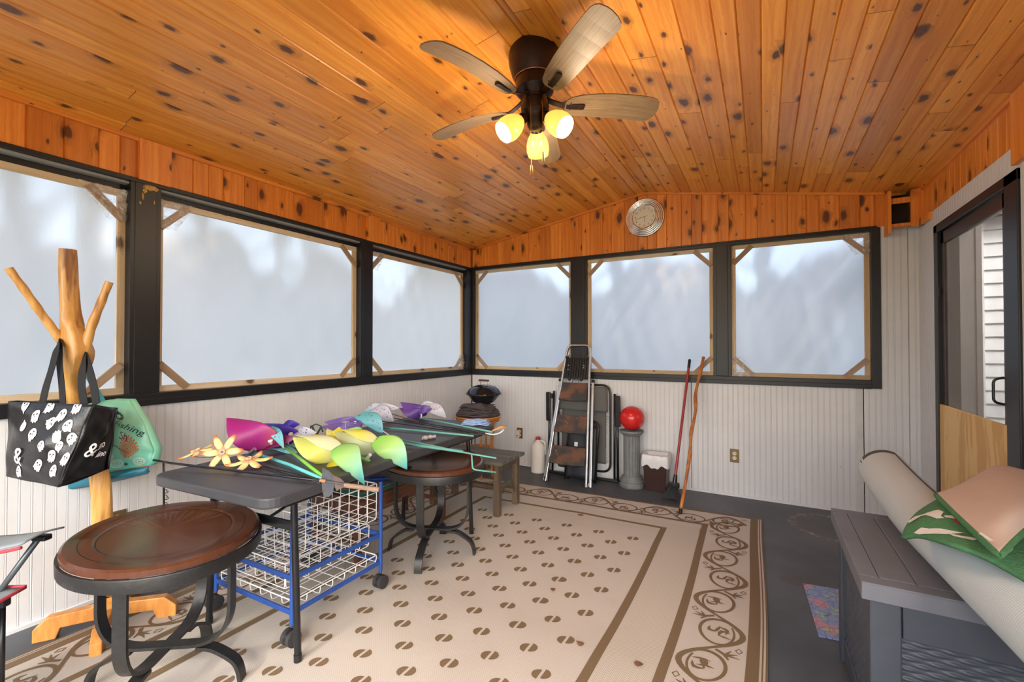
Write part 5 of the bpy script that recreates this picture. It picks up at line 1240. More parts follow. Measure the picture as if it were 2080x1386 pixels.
for i, (x, y, an, kd) in enumerate(spots):
    cu, cv = fi(x, y); s_ = 1.0 if i not in (12, 17, 11) else .8; sv_ = wv_*s_; su_ = wu*s_
    if cu < .03 or cu > .97: continue
    mg = MB(); mg.T = Tb; mf = mg
    pl = [(min(max(a, .005), .995), min(max(b, .005), .985)) for a, b in ghost(cu, cv, su_, sv_, -an, kd)]
    c = (cu, cv); n_ = len(pl); vs = [on(ff, *q) for q in pl]+[on(ff, c[0]+(q[0]-c[0])*.5, c[1]+(q[1]-c[1])*.5) for q in pl]+[on(ff, *c)]
    mg.add(vs, [(k, (k+1) % n_, n_+(k+1) % n_, n_+k) for k in range(n_)]+[(n_+k, n_+(k+1) % n_, 2*n_) for k in range(n_)])
    ca, sa = math.cos(R(-an)), math.sin(R(-an))
    for ex, ey, er in (() if i in (17, 10) else ((-.17, .18, .075), (.17, .18, .075), (0, .04, .05))):
        q = [(cu+((ex+er*math.cos(t))*ca-(ey+er*1.1*math.sin(t))*sa)*su_, cv-((ex+er*math.cos(t))*sa+(ey+er*1.1*math.sin(t))*ca)*sv_) for t in [2*PI*k/8 for k in range(8)]]
        mf.add([on(ff, *z_, .0042) for z_ in q], [tuple(range(8))], 1)
    mg.build('ghost_print', [gw_, dark], TB)
def print_text(surf, txt, u0, v0, size_u, size_v, shear, T_, parent, mat_, name, bold=0, rot=0):
    vs, fs = text2d(txt, 1, bold, shear); mb = MB(); mb.T = T_; ca, sa = math.cos(R(rot)), math.sin(R(rot))
    mb.add([on(surf, u0+(x*ca-y*sa)*size_u, v0-(x*sa+y*ca)*size_v, .0065) for x, y in vs], fs); return mb.build(name, mat_, parent)
u0, v0 = fi(33, 937); print_text(ff, '&', u0, v0, .27, .30, 0, Tb, TB, gw_, 'ampersand_print', .01, -8)
fi2 = inv(fs_); u1, v1 = fi2(167, 927); print_text(fs_, '&', u1, v1, .38, .26, .1, Tb, TB, gw_, 'ampersand_print', .01)
u1, v1 = fi2(194, 915); print_text(fs_, 'sno', u1+.02, v1, .20, .16, .3, Tb, TB, gw_, 'lettering_print', .01); u1, v1 = fi2(191, 930); print_text(fs_, 'lino', u1, v1, .15, .12, .3, Tb, TB, gw_, 'lettering_print', .01)
def strap(pts, name='strap', w_=.030, T_=Tb, par=TB, m_=strapm):
    mb = MB(); mb.T = T_; p_ = smoothpath([atd(*q) for q in pts], 5); mb.sweep(p_, [(-.0012, -w_/2), (.0012, -w_/2), (.0012, w_/2), (-.0012, w_/2)], up=tuple(-FW)) if 0 else mb.sweep(p_, [(-w_/2, -.0012), (w_/2, -.0012), (w_/2, .0012), (-w_/2, .0012)], up=tuple(FW)); return mb.build(name, m_, par, smooth=40)
dq = DEP+d1
strap([(86, 820, dq-.02), (94, 785, dq-.01), (106, 745, dq+.03), (116, 705, dq+.07), (119, 692, DEP-.02), (121, 702, dq+.09), (121, 740, dq+.06), (125, 780, dq+.02), (128, 822, dq-.02)])
strap([(196, 822, dq+.0), (190, 785, dq+.03), (180, 745, dq+.07), (173, 722, DEP-.02), (168, 745, dq+.07), (166, 785, dq+.04), (172, 825, dq+.0)], w_=.036)

mint = NT('mint_laminated_fabric')
def mk_mint():
    k = mint; u = k.n('UVMap', uv_map='UVMap').outputs[0]; s_ = k.n('SeparateXYZ'); k.set(s_.inputs[0], u); c = k.ramp(s_.outputs[1], [(0, (.26, .66, .40)), (.25, (.30, .66, .44)), (.7, (.20, .58, .42)), (1, (.12, .48, .40))])
    n_ = k.noise(k.coord(), 12, 4, .6); c = k.mix(k.math('MULTIPLY', k.step(n_, .5, .7), .3), c, (.45, .78, .40)); k.bump(n_, .4, .004); return k.base(c, .4)
m_mint = mk_mint(); teal = plain('teal_base_fabric', (.010, .16, .24), .45)
d2 = .10
M1 = [atd(190, 812, DEP+d2), atd(262, 812, DEP+d2+.03), atd(312, 925, DEP+d2), atd(300, 968, DEP+d2), atd(128, 998, DEP+d2-.02), atd(130, 850, DEP+d2)]
GT = thing('tote_bag', 'mint green tote bag with an orange rosette and teal base hanging behind the ghost tote', 'tote bag', tuple(M1[0])); Tg = Matrix.Translation(-M1[0])
g_ctrl = [[(120, 835), (123, 880), (126, 935), (130, 972)], [(190, 818), (195, 868), (198, 920), (205, 962)], [(225, 812), (240, 860), (250, 912), (258, 954)], [(264, 812), (292, 860), (313, 915), (303, 946)]]
def gb(u, v, ctrl=None):
    ctrl = ctrl or g_ctrl; n_ = len(ctrl)-1; m_ = len(ctrl[0])-1
    def l(p_, t): k = min(int(t*(len(p_)-1)), len(p_)-2); f_ = t*(len(p_)-1)-k; f_ = f_*f_*(3-2*f_)*.4+f_*.6; return (p_[k][0]+(p_[k+1][0]-p_[k][0])*f_, p_[k][1]+(p_[k+1][1]-p_[k][1])*f_)
    q = l([l(r_, v) for r_ in ctrl], u); return atd(q[0], q[1], DEP+d2-.05*math.sin(PI*v)*math.sin(PI*u)+.004*math.sin(19*u+11*v)+.003*math.sin(27*v-6*u))
mb = MB(); mb.T = Tg; mb.grid(gb, 30, 26); mb.build('front_panel', m_mint, GT, smooth=True, solid=.002)
b_ctrl = [[(130, 972), (124, 998)], [(205, 962), (200, 986)], [(258, 954), (255, 974)], [(303, 946), (301, 962)]]
bb = lambda u, v: gb(u, v, b_ctrl)
mb = MB(); mb.T = Tg; mb.grid(lambda u, v: bb(u, v)+FW*(.05*math.sin(PI*v)*math.sin(PI*u))*0, 20, 6); mb.build('base_band', teal, GT, smooth=True, solid=.002)
mb = MB(); mb.T = Tg; mb.grid(lambda u, v: bb(u, 1)+FW*.075*v*(1-.85*u)+Vector((0, 0, .01*v)), 16, 4); mb.build('base_panel', teal, GT, smooth=True, solid=.002)
mb = MB(); mb.T = Tg; mb.grid(lambda u, v: gb(u, v)*1+FW*(.06+.07*v)*(1-.5*u)+Vector((0, 0, .0)), 20, 14); mb.build('back_panel', m_mint, GT, smooth=True, solid=.002)
mb = MB(); mb.T = Tg; mb.grid(lambda u, v: gb(1, v)+FW*(.0+.065*u*(.46+.54*v)*1)+RT*.012*math.sin(PI*u), 6, 14); mb.build('gusset', m_mint, GT, smooth=True, solid=.002)
orng = plain('orange_print', (.62, .13, .02), .5); whp = plain('white_print', (.72, .78, .72), .5); tinkm = plain('dark_green_print', (.012, .05, .045), .5)
gi = inv(gb)
def gpt(x, y, l=.003): u, v = gi(x, y); return on(gb, u, v, l)
def ringp(cx, cy, rx_, ry_, w_, m_, name, n=48, dash=0, l=.003):
    mb = MB(); mb.T = Tg
    cu, cv = gi(cx, cy); a_ = gi(cx+20, cy); b_ = gi(cx, cy+20); du, dv = (a_[0]-cu)/20, (b_[1]-cv)/20; sk = (a_[1]-cv)/20
    P2 = lambda x, y: on(gb, cu+x*du, cv+y*dv+x*sk, l)
    for k in range(n):
        if dash and k % dash == 0: continue
        a, b = 2*PI*k/n, 2*PI*(k+1)/n
        mb.add([P2(rx_*math.cos(a), ry_*math.sin(a)), P2(rx_*math.cos(b), ry_*math.sin(b)), P2((rx_-w_)*math.cos(b), (ry_-w_)*math.sin(b)), P2((rx_-w_)*math.cos(a), (ry_-w_)*math.sin(a))], [(0, 1, 2, 3)])
    return mb
def merge(mbs, m_, name, par): 
    o = MB()
    for q in mbs: b = len(o.v); o.v += q.v; o.f += [[b+k for k in f] for f in q.f]; o.m += q.m; o.uv += q.uv
    return o.build(name, m_, par)
merge([ringp(260, 909, 24, 22, 4, 0, '', dash=2), ringp(260, 909, 19, 17.5, 1.5, 0, ''), ringp(260, 909, 16.5, 15, 5, 0, '', dash=3), ringp(260, 909, 10, 9, 2, 0, ''), ringp(260, 909, 6.5, 6, 2.5, 0, '', dash=3), ringp(260, 909, 2.5, 2.5, 2, 0, '')], orng, 'rosette_print', GT)
merge([ringp(282, 938, 12, 10.5, 5, 0, '', dash=2), ringp(282, 938, 5, 4, 1.5, 0, ''), ringp(238, 940, 11, 10, 4, 0, '', dash=2), ringp(238, 940, 5, 4.5, 1, 0, ''), ringp(222, 925, 9, 9, 4, 0, '', dash=2)], whp, 'white_burst_print', GT)
merge([ringp(257, 942, 5, 4.5, 4.4, 0, ''), ringp(243, 845, 9, 8, 5, 0, '', dash=4), ringp(236, 838, 8, 6, 5, 0, '', dash=3)], tinkm, 'dark_spot_print', GT)
uu, vv = gi(232, 862); print_text(gb, 'Fishing', uu, vv, .135, .115, .3, Tg, GT, tinkm, 'lettering_print', .0, -28)
uu, vv = gi(240, 893); print_text(gb, 'Sh', uu, vv, .13, .13, .3, Tg, GT, tinkm, 'lettering_print', .0, -14)
mb = MB(); mb.T = Tg; mb.tube([gpt(x, y, .004) for x, y in ((216, 903), (228, 901), (238, 906), (244, 914), (254, 917))], .0012, 5); mb.build('loose_cord', strapm, GT)
mb = MB(); mb.T = Tg; mb.tube([bb(i/16, 0)-FW*.002 for i in range(17)], .002, 5); mb.build('orange_piping', orng, GT)
strap([(138, 830, DEP+d2-.02), (140, 805, DEP+d2), (150, 770, DEP+.07), (165, 745, DEP+.06), (185, 775, DEP+.07), (200, 800, DEP+d2), (210, 818, DEP+d2)], T_=Tg, par=GT, m_=plain('aqua_strap', (.08, .42, .45), .6), w_=.028)

# ---- folding camp chair, mostly outside the frame
grey_f = plain('grey_polyester', (.20, .235, .25), .8, var=.12, bump=.2); red_f = plain('red_piping', (.42, .035, .055), .7); tubem = plain('steel_grey_tube', (.10, .12, .135), .3, metal=.5)
tip = atd(128, 1076, 1.60); CC = thing('camp_chair', 'folding camp chair with grey arm and red piping at the far left edge', 'camp chair', (tip.x, tip.y, 0), YAW)
Mi = (Matrix.Translation((tip.x, tip.y, 0)) @ Matrix.Rotation(YAW, 4, 'Z')).inverted()
lc = lambda x, y, d: Mi @ atd(x, y, d)
za = tip.z
for side, dy in ((0, 0), (1, -.56)):
    mb = MB(); 
    def arm_(u, v, dy=dy): 
        x = -.42+.42*u; return (x+.0, dy-.135+.14*v, za-.030+.036*u**3+.010*math.cos(PI*(v-.5))-.012*(1-u)*math.sin(PI*v))
    mb.grid(arm_, 24, 8); mb.build('arm_rest', grey_f, CC, smooth=True, solid=.006)
    mb = MB(); mb.tube([Vector(arm_(i/20, 0))-Vector((0, .002, .010)) for i in range(21)], .0055, 8); mb.build('arm_piping', red_f, CC, smooth=True)
    mb = MB(); mb.tube([(-.085, dy+.0, za-.030), (-.245, dy+.0, za-.25), (-.40, dy+.02, .02)], .0095, 10); mb.build('leg', tubem, CC, smooth=True)
    mb = MB(); mb.box((-.075, dy, za-.028), (.05, .03, .02)); mb.build('arm_joint', blackm, CC, bevel=.005)
    mb = MB(); mb.tube([(-.222, dy+.01, .385), (-.222, dy+.01, .02)], .0085, 10); mb.build('front_post', blackm, CC, smooth=True); MB().box((-.222, dy+.01, .390), (.035, .03, .035)).build('post_cap', blackm, CC, bevel=.006)
    MB().box((-.222, dy+.01, .012), (.04, .04, .024)).build('foot_pad', blackm, CC, bevel=.006)
    mb = MB(); mb.tube([(-.40, dy+.03, .02), (-.47, dy+.03, .90)], .0095, 10); mb.build('back_post', tubem, CC, smooth=True)
mb = MB(); mb.grid(lambda u, v: (-.54+.385*u, .02-.60*v, .425-.05*math.sin(PI*v)*math.sin(PI*min(1, u*.8+.1))+.01*u), 16, 20); mb.build('seat', grey_f, CC, smooth=True, solid=.006)
mb = MB(); mb.tube([(-.54+.385*i/12, .022, .428+.01*i/12) for i in range(13)]+[(-.152, .02-.60*i/12, .436-.012*math.sin(PI*i/12)) for i in range(13)], .006, 8); mb.build('seat_piping', red_f, CC, smooth=True)
mb = MB(); mb.grid(lambda u, v: (-.47-.03*v+.03*math.sin(PI*u), .0-.56*u, .46+.42*v), 14, 12); mb.build('backrest', grey_f, CC, smooth=True, solid=.006)

# ============================================================ ON THE FOLDING TABLE
def wheel(name, label, hub, zz, petals, group=None, discs=(), hubm=None):
    "garden pinwheel; petals = (root px, tip px, half width px, d_root, d_tip, tilt(0 faces camera .. 1 faces up), camber, material, stars)"
    H = atz(hub[0], hub[1], zz); dep = (H-CAM).dot(FW); o = thing(name, label, 'pinwheel', tuple(H), 0, group)
    for (rt_, tp_, hw_, dr, dt, tilt, cam_, mt, nst) in petals:
        A_ = atd(*rt_, dep+dr)-H; B_ = atd(*tp_, dep+dt)-H; ax = (B_-A_); L_ = ax.length; N_ = (-FW*(1-tilt)+Vector((0, 0, 1))*tilt); N_ = (N_-ax*(N_.dot(ax)/L_**2)).normalized(); S_ = ax.normalized().cross(N_).normalized(); hwm = hw_*dep/FPX
        def f(u, v, A_=A_, ax=ax, S_=S_, N_=N_, hwm=hwm, L_=L_, cam_=cam_):
            w_ = math.sin(PI*min(1, .06+.94*u)**.80)**.85; s_ = (v*2-1); ww = hwm*max(w_, .05)
            return A_+ax*u+S_*(ww*s_-hwm*.42*math.sin(PI*u))+N_*(cam_*L_*.7*math.sin(PI*u)-cam_*1.3*ww*s_*s_+.55*ww*s_*math.cos(PI*(u*1.15-.05))+.05*L_*u*u)
        mb = MB(); mb.grid(f, 24, 14); pt = mb.build('petal', mt, o, smooth=True, solid=.0014)
        if nst:
            random.seed(nst); ms = MB()
            for _ in range(nst):
                cu, cv, r_ = random.uniform(.12, .88), random.uniform(.12, .88), random.uniform(.35, 1)*.0085; pl = []
                for k in range(10):
                    a = PI*k/5+random.random()*.05; q = r_*(1 if k % 2 == 0 else .45); pl.append((cu+q*math.cos(a)/L_, cv+q*math.sin(a)/(2*hwm)))
                for sgn in (1, -1):
                    ms.add([f(*p_)+N_*(.0016*sgn) for p_ in pl]+[f(cu, cv)+N_*(.0016*sgn)], [(k, (k+1) % 10, 10) for k in range(10)])
            ms.build('star_print', m_star if mt is not m_aqua else m_flow, pt)
    mb = MB(); d_ = Vector((.3, -.5, .8)).normalized()
    mb.T = Vector((0, 0, 1)).rotation_difference(d_).to_matrix().to_4x4(); mb.lathe([(0, -.02), (.007, -.02), (.007, .012), (.012, .013), (.012, .018), (0, .020)], seg=14); mb.build('hub', hubm or m_hub, o, smooth=40)
    return o, H
def petmat(name, stops, rough=.4, tr=.35):
    k = NT(name); u = k.n('UVMap', uv_map='UVMap').outputs[0]; s_ = k.n('SeparateXYZ'); k.set(s_.inputs[0], u)
    c = k.ramp(s_.outputs[0], stops); k.b.inputs['Roughness'].default_value = rough; k.set(k.b.inputs['Base Color'], c)
    tl_ = k.n('BsdfTranslucent'); k.set(tl_.inputs[0], c); m = k.n('MixShader'); m.inputs[0].default_value = tr; k.set(m.inputs[1], k.b.outputs[0]); k.set(m.inputs[2], tl_); k.set(k.o.inputs[0], m); return k.mat
m_mag = petmat('magenta_petal', [(0, (.55, .10, .16)), (.25, (.45, .03, .25)), (1, (.40, .02, .22))]); m_pur = petmat('plum_petal', [(0, (.20, .01, .06)), (1, (.30, .02, .18))])
m_ind = petmat('indigo_petal', [(0, (.11, .06, .45)), (.5, (.06, .02, .42)), (1, (.12, .08, .50))]); m_vio = petmat('violet_petal', [(0, (.10, .03, .30)), (1, (.24, .13, .48))]); m_lav = petmat('lavender_petal', [(0, (.26, .17, .50)), (.5, (.22, .13, .48)), (1, (.32, .22, .56))])
m_yel = petmat('yellow_petal', [(0, (.72, .74, .42)), (.35, (.74, .72, .14)), (1, (.74, .78, .25))]); m_paley = petmat('pale_yellow_petal', [(0, (.70, .74, .50)), (.5, (.76, .80, .52)), (1, (.70, .72, .30))]); m_gry = petmat('lime_aqua_petal', [(0, (.30, .72, .12)), (.35, (.52, .80, .25)), (.7, (.45, .80, .52)), (1, (.06, .52, .60))])
m_deepy = petmat('deep_yellow_petal', [(0, (.66, .52, .02)), (1, (.72, .68, .04))])
m_whs = petmat('white_petal', [(0, (.66, .66, .76)), (1, (.74, .74, .80))]); m_aqua = petmat('aqua_petal', [(0, (.16, .56, .62)), (1, (.30, .66, .72))]); m_star = plain('blue_star_print', (.05, .17, .50), .5, var=.3); m_flow = plain('plum_flower_print', (.25, .08, .32), .5)
m_hub = plain('white_hub', (.72, .72, .70), .35)
def stake(par, H, pts, r, m_, name='stake'):
    mb = MB(); mb.tube([atz(*q)-H for q in pts], r, 8); return mb.build(name, m_, par, smooth=True)
aq = plain('aqua_stake_paint', (.12, .58, .58), .35); tq = plain('sea_green_stake_paint', (.10, .40, .34), .4, c2=(.16, .33, .28)); lime = plain('lime_stake_paint', (.20, .60, .07), .35)
zt = .742
# magenta
o, H = wheel('garden_pinwheel', 'magenta pinwheel with aqua flowered petals at the near end of the folding table', (551, 900), .80,
  [((560, 892), (464, 851), 30, 0, .03, .25, .16, m_mag, 0), ((538, 912), (600, 892), 13, -.01, .04, .5, .10, m_pur, 0), ((548, 868), (578, 912), 10, .02, -.02, .3, .10, m_aqua, 7), ((545, 912), (604, 922), 11, .0, .02, .8, .05, m_aqua, 6)], 'garden pinwheels on the folding table')
stake(o, H, [(512, 919, .762), (590, 945, .758), (656, 974, .754)], .0075, aq); mb = MB(); mb.tube([atz(507, 922, .765)-H, atz(518, 912, .79)-H], .010, 10); mb.build('stake_socket', chrome, o, smooth=40)
# indigo with starry white
o, H = wheel('garden_pinwheel', 'indigo pinwheel with white starry petals behind the magenta one', (592, 886), .80,
  [((604, 884), (528, 862), 22, .03, .08, .2, .18, m_ind, 0), ((570, 872), (610, 862), 10, .06, .08, .2, .15, m_ind, 0), ((586, 888), (644, 880), 12, .02, .05, .3, .12, m_whs, 9), ((580, 897), (632, 893), 8, .0, .06, .4, .05, m_ind, 0)], 'garden pinwheels on the folding table')
stake(o, H, [(574, 903, .765), (600, 908, .762), (640, 918, .758)], .007, tq); mb = MB(); mb.tube([atz(583, 903, .77)-H, atz(588, 893, .79)-H], .008, 10); mb.build('stake_socket', chrome, o, smooth=40)
# yellow front
o, H = wheel('garden_pinwheel', 'yellow and aqua pinwheel hanging over the near front edge of the folding table', (688, 914), .80,
  [((696, 917), (597, 891), 26, -.01, .0, .35, .17, m_yel, 0), ((692, 908), (600, 889), 15, -.04, -.01, .75, .20, m_paley, 0), ((705, 930), (722, 948), 16, -.10, -.16, .5, .2, m_gry, 0), ((684, 908), (745, 986), 25, -.05, -.24, .2, .14, m_gry, 0), ((664, 946), (712, 938), 10, -.08, -.10, .4, .1, m_deepy, 0)], 'garden pinwheels on the folding table')
stake(o, H, [(580, 909, .775), (617, 938, .765), (655, 968, .756)], .0075, lime)
# yellow back
o, H = wheel('garden_pinwheel', 'pale yellow and lime pinwheel with an aqua tipped petal over the oval table', (760, 905), .80,
  [((772, 905), (682, 880), 23, .0, .03, .35, .17, m_paley, 0), ((764, 893), (684, 877), 13, -.02, .02, .75, .2, m_yel, 0), ((762, 894), (827, 953), 25, -.02, -.03, .25, .14, m_gry, 0), ((700, 905), (742, 925), 8, .02, -.01, .5, .08, m_deepy, 0)], 'garden pinwheels on the folding table')
stake(o, H, [(700, 917, .765), (725, 928, .762), (750, 936, .760)], .0075, lime); mb = MB(); mb.tube([atz(744, 933, .765)-H, atz(752, 924, .79)-H], .008, 10); mb.build('stake_socket', m_hub, o, smooth=40)
# deep yellow centre
o, H = wheel('garden_pinwheel', 'deep yellow pinwheel lying between the two paler yellow ones', (694, 905), .80,
  [((695, 905), (640, 884), 15, .03, .06, .4, .2, m_deepy, 0), ((693, 900), (690, 868), 14, .03, .07, .4, .12, m_deepy, 0), ((690, 890), (665, 872), 10, .05, .09, .5, .12, m_yel, 0), ((735, 872), (700, 876), 6, .05, .05, .8, .2, m_gry, 0)], 'garden pinwheels on the folding table')
mb = MB(); mb.tube([atz(702, 872, .80)-H, atz(702, 860, .82)-H], .003, 6); mb.lathe([(0, 0), (.022, 0), (.024, .003), (0, .005)], atz(702, 858, .82)-H, 20); mb.build('spindle_cap', m_paley, o)
stake(o, H, [(700, 893, .765), (740, 900, .76), (780, 925, .757), (795, 946, .75)][:2], .007, tq)
# lavender
o, H = wheel('garden_pinwheel', 'lavender and aqua pinwheel behind the yellow ones', (722, 862), .79,
  [((735, 866), (654, 867), 13, .0, .0, .2, .15, m_lav, 0), ((725, 852), (660, 858), 10, .03, .04, .2, .15, m_lav, 0), ((712, 868), (760, 852), 9, .02, .02, .3, .15, m_lav, 0), ((735, 842), (778, 882), 16, -.01, -.03, .3, .12, m_aqua, 11), ((722, 846), (745, 858), 7, .02, .0, .3, .1, m_aqua, 4)], 'garden pinwheels on the folding table')
stake(o, H, [(770, 868, .758), (860, 876, .754), (962, 886, .752)], .0065, tq); mb = MB(); mb.tube([atz(778, 876, .79)-H, atz(793, 886, .775)-H], .003, 6); mb.build('spindle', m_hub, o)
# white starry
o, H = wheel('garden_pinwheel', 'white starry pinwheel against the left wall with pale aqua petals', (765, 845), .79,
  [((750, 838), (800, 856), 18, 0, .0, .25, .16, m_whs, 16), ((745, 842), (812, 830), 11, .04, .05, .3, .14, m_whs, 12), ((762, 836), (722, 846), 8, .02, .0, .3, .14, m_aqua, 5), ((740, 838), (786, 826), 9, .07, .07, .2, .14, m_whs, 8)], 'garden pinwheels on the folding table')
# purple with star, far end
o, H = wheel('garden_pinwheel', 'purple and white starry pinwheel at the far end of the folding table', (858, 838), .79,
  [((868, 838), (814, 818), 13, .01, .03, .25, .18, m_vio, 0), ((862, 840), (812, 830), 11, -.01, .0, .25, .18, m_vio, 0), ((848, 840), (878, 831), 9, -.02, -.02, .3, .15, m_vio, 0), ((862, 824), (906, 849), 12, .02, .02, .3, .12, m_whs, 10), ((850, 830), (885, 822), 8, .05, .05, .3, .1, m_whs, 5)], 'garden pinwheels on the folding table')
stake(o, H, [(853, 850, .765), (925, 863, .760), (1000, 878, .757)], .0065, tq); mb = MB(); mb.tube([atz(856, 850, .765)-H, atz(856, 842, .79)-H], .006, 10); mb.build('stake_socket', m_hub, o, smooth=40)

def rod(name, label, cat, pts, r, m_, group=None, sm=False):
    H = atz(*pts[0]); mb = MB(); q = [atz(*p_)-H for p_ in pts]; mb.tube(smoothpath(q, 4) if sm else q, r, 8); o = mb.build(name, m_, smooth=True); o.location = H; return tag(o, label, cat, group)
rod('garden_stake', 'thick sea green stake running from the table front edge past the oval table', 'stake', [(800, 899, .762), (860, 907, .760), (925, 916, .757), (940, 918, .756)], .0075, tq)
# forked foot stake
H = atz(808, 893, .765); FK = thing('forked_stake', 'thin sea green garden stake with a bent step foot beyond the table', 'stake', tuple(H))
mb = MB(); mb.tube([atz(*q)-H for q in ((800, 891, .766), (880, 906, .764), (960, 923, .757), (1008, 931, .75))], .0042, 8); mb.build('rod', tq, FK, smooth=True)
A_ = atz(958, 922, .757); dA = (A_-CAM).dot(FW); mb = MB(); mb.tube(fillet([A_-H, atd(960, 952, dA)-H, atd(966, 955, dA)-H, atd(1008, 960, dA+.02)-H], .02), .0042, 8); mb.build('step_foot', tq, FK, smooth=True)
for i, (a, b, lab) in enumerate((((800, 850), (985, 880), 'black garden rod nearest the wall on the folding table'), ((775, 856), (975, 884), 'black garden rod second from the wall on the folding table'), ((820, 856), (1000, 886), 'slim black garden rod between the teal stakes at the far table end'))):
    rod('garden_rod', lab, 'garden rod', [(*a, zt+.008+.004*i), ((a[0]+b[0])/2, (a[1]+b[1])/2, zt+.009+.004*i), (*b, zt+.010+.004*i)], .0035, blackm, 'black rods on the folding table')
rod('garden_rod', 'brown twig like rod poking out behind the starry pinwheel', 'garden rod', [(796, 841, .77), (825, 850, .762), (850, 858, .756)], .003, plain('brown_rod', (.12, .07, .04), .6))
# near end: long shepherd hooks
SH = thing('shepherd_hook', 'long black iron shepherd hook lying across the near table end with a scrolled arm', 'plant hook', tuple(atz(316, 935, .775))); H = atz(316, 935, .775)
mb = MB(); mb.tube([atz(*q)-H for q in ((312, 935, .777), (345, 941, .770), (450, 953, .758), (560, 966, .754), (655, 977, .756))], .0055, 8); mb.build('rod', blackm, SH, smooth=True)
A_ = atz(332, 938, .772); dA = (A_-CAM).dot(FW); mb = MB(); mb.tube([A_-H, atd(333, 1030, dA)-H], .0045, 8); mb.build('drop_arm', blackm, SH, smooth=True)
for cy_, r_ in ((998, 5), (1010, 6), (1024, 5)):
    mb = MB(); mb.tube([atd(337+r_*math.cos(t*.5)*(1-t*.04), cy_+r_*math.sin(t*.5)*(1-t*.04), dA)-H for t in range(16)], .0018, 6); mb.build('scroll', blackm, SH, smooth=True)
for i, (pts, lab) in enumerate((([(520, 944, .752), (590, 960, .752), (652, 975, .753)], 'thin black rod beside the aqua stake at the near table end'), ([(540, 949, .750), (600, 968, .751), (650, 981, .752)], 'thin black rod nearest the front edge at the near table end'))):
    rod('garden_rod', lab, 'garden rod', pts, .003, blackm, 'black rods on the folding table')
# hoe
zc = .752; HO = thing('garden_hoe', 'small rusty garden hoe with dark blade and weathered handle over the table front edge', 'garden hoe', tuple(atz(690, 978, zc))); H = atz(690, 978, zc); dH = (H-CAM).dot(FW)
steel = plain('weathered_steel', (.075, .080, .095), .6, var=.4, scale=25)
pl = [(655, 950), (668, 957), (680, 968), (678, 990), (676, 1002), (668, 1010), (659, 1011), (655, 1000), (653, 978)]
mb = MB(); vs = [atd(x, y, dH-.01)-H for x, y in pl]+[atd(x, y, dH-.006)-H for x, y in pl]; n_ = len(pl); mb.add(vs, [tuple(range(n_)), tuple(range(n_, 2*n_))[::-1]]+[(i, (i+1) % n_, n_+(i+1) % n_, n_+i) for i in range(n_)]); mb.build('blade', steel, HO)
pl = [(676, 965), (692, 972), (702, 983), (700, 990), (690, 994), (684, 998), (680, 990)]
mb = MB(); vs = [atd(x, y, dH-.012)-H for x, y in pl]+[atd(x, y, dH-.004)-H for x, y in pl]; n_ = len(pl); mb.add(vs, [tuple(range(n_)), tuple(range(n_, 2*n_))[::-1]]+[(i, (i+1) % n_, n_+(i+1) % n_, n_+i) for i in range(n_)]); mb.build('socket_plate', plain('rusty_steel', (.16, .10, .08), .8, var=.5), HO)
mb = MB(); mb.tube([atd(650, 976, dH-.015)-H, atd(662, 978, dH-.015)-H], .008, 10); mb.build('ferrule', plain('bronze_ferrule', (.35, .17, .08), .5), HO, smooth=40)
mb = MB(); mb.tube([atd(660, 978, dH-.015)-H, atd(702, 985, dH-.02)-H], .0055, 8); mb.build('tang', steel, HO, smooth=40)
mb = MB(); mb.tube([atd(700, 986, dH-.02)-H, atd(770, 995, dH-.03)-H], .0095, 12); mb.build('handle', mkw('weathered_handle_wood', (.20, .13, .09), (.36, .24, .17), .7), HO, smooth=40)
# metal flowers
def petal_fl():
    k = NT('painted_flower_petal'); u = k.n('UVMap', uv_map='UVMap').outputs[0]; s_ = k.n('SeparateXYZ'); k.set(s_.inputs[0], u); n_ = k.noise(k.coord(), 60, 3)
    return k.base(k.ramp(k.math('ADD', s_.outputs[0], k.math('MULTIPLY', n_, .12)), [(0, (.72, .28, .16)), (.18, (.62, .30, .16)), (.32, (.72, .60, .24)), (.75, (.74, .62, .26)), (.95, (.70, .18, .05))]), .45)
m_pf = petal_fl(); wire_b = plain('thin_dark_wire', (.02, .02, .02), .4)
def flower(px, py, z, n_, rad_, tiltv, phase, lab, droop=.1):
    H = atz(px, py, z); o = thing('metal_flower', lab, 'metal flower', tuple(H), 0, 'orange metal flowers at the near table end')
    Nn = Vector(tiltv).normalized(); X = Nn.orthogonal().normalized(); Y = Nn.cross(X)
    for k in range(n_):
        a = phase+2*PI*k/n_; d = X*math.cos(a)+Y*math.sin(a); s_ = Nn.cross(d)
        mb = MB(); mb.grid(lambda u, v: d*(.010+rad_*u)+s_*((v-.5)*2*rad_*.20*(.35+.65*math.sin(PI*(.15+.8*u))))+Nn*(droop*rad_*math.sin(PI*u*.8)-.3*rad_*.2*(2*v-1)**2), 10, 6); mb.build('petal', m_pf, o, smooth=True, solid=.001)
    mb = MB(); mb.T = Vector((0, 0, 1)).rotation_difference(Nn).to_matrix().to_4x4(); mb.tube([(.010*math.cos(2*PI*i/16), .010*math.sin(2*PI*i/16), .003) for i in range(16)], .0035, 6, closed=True); mb.build('center_ring', plain('cream_ring', (.68, .52, .34), .4), o, smooth=True)
    return o, H
o, H = flower(452, 919, .800, 6, .082, (.55, -.75, .45), .5, 'upright orange and yellow metal flower with dark eye, middle of three')
mb = MB(); mb.tube(smoothpath([(0, 0, 0), atz(470, 938, .755)-H, atz(440, 945, .748)-H, atz(425, 938, .748)-H], 5), .0016, 5); mb.build('stem_wire', wire_b, o)
o, H = flower(506, 932, .785, 6, .085, (.15, -.2, 1), .2, 'flat lying orange and yellow metal flower nearest the aqua stake', droop=-.15)
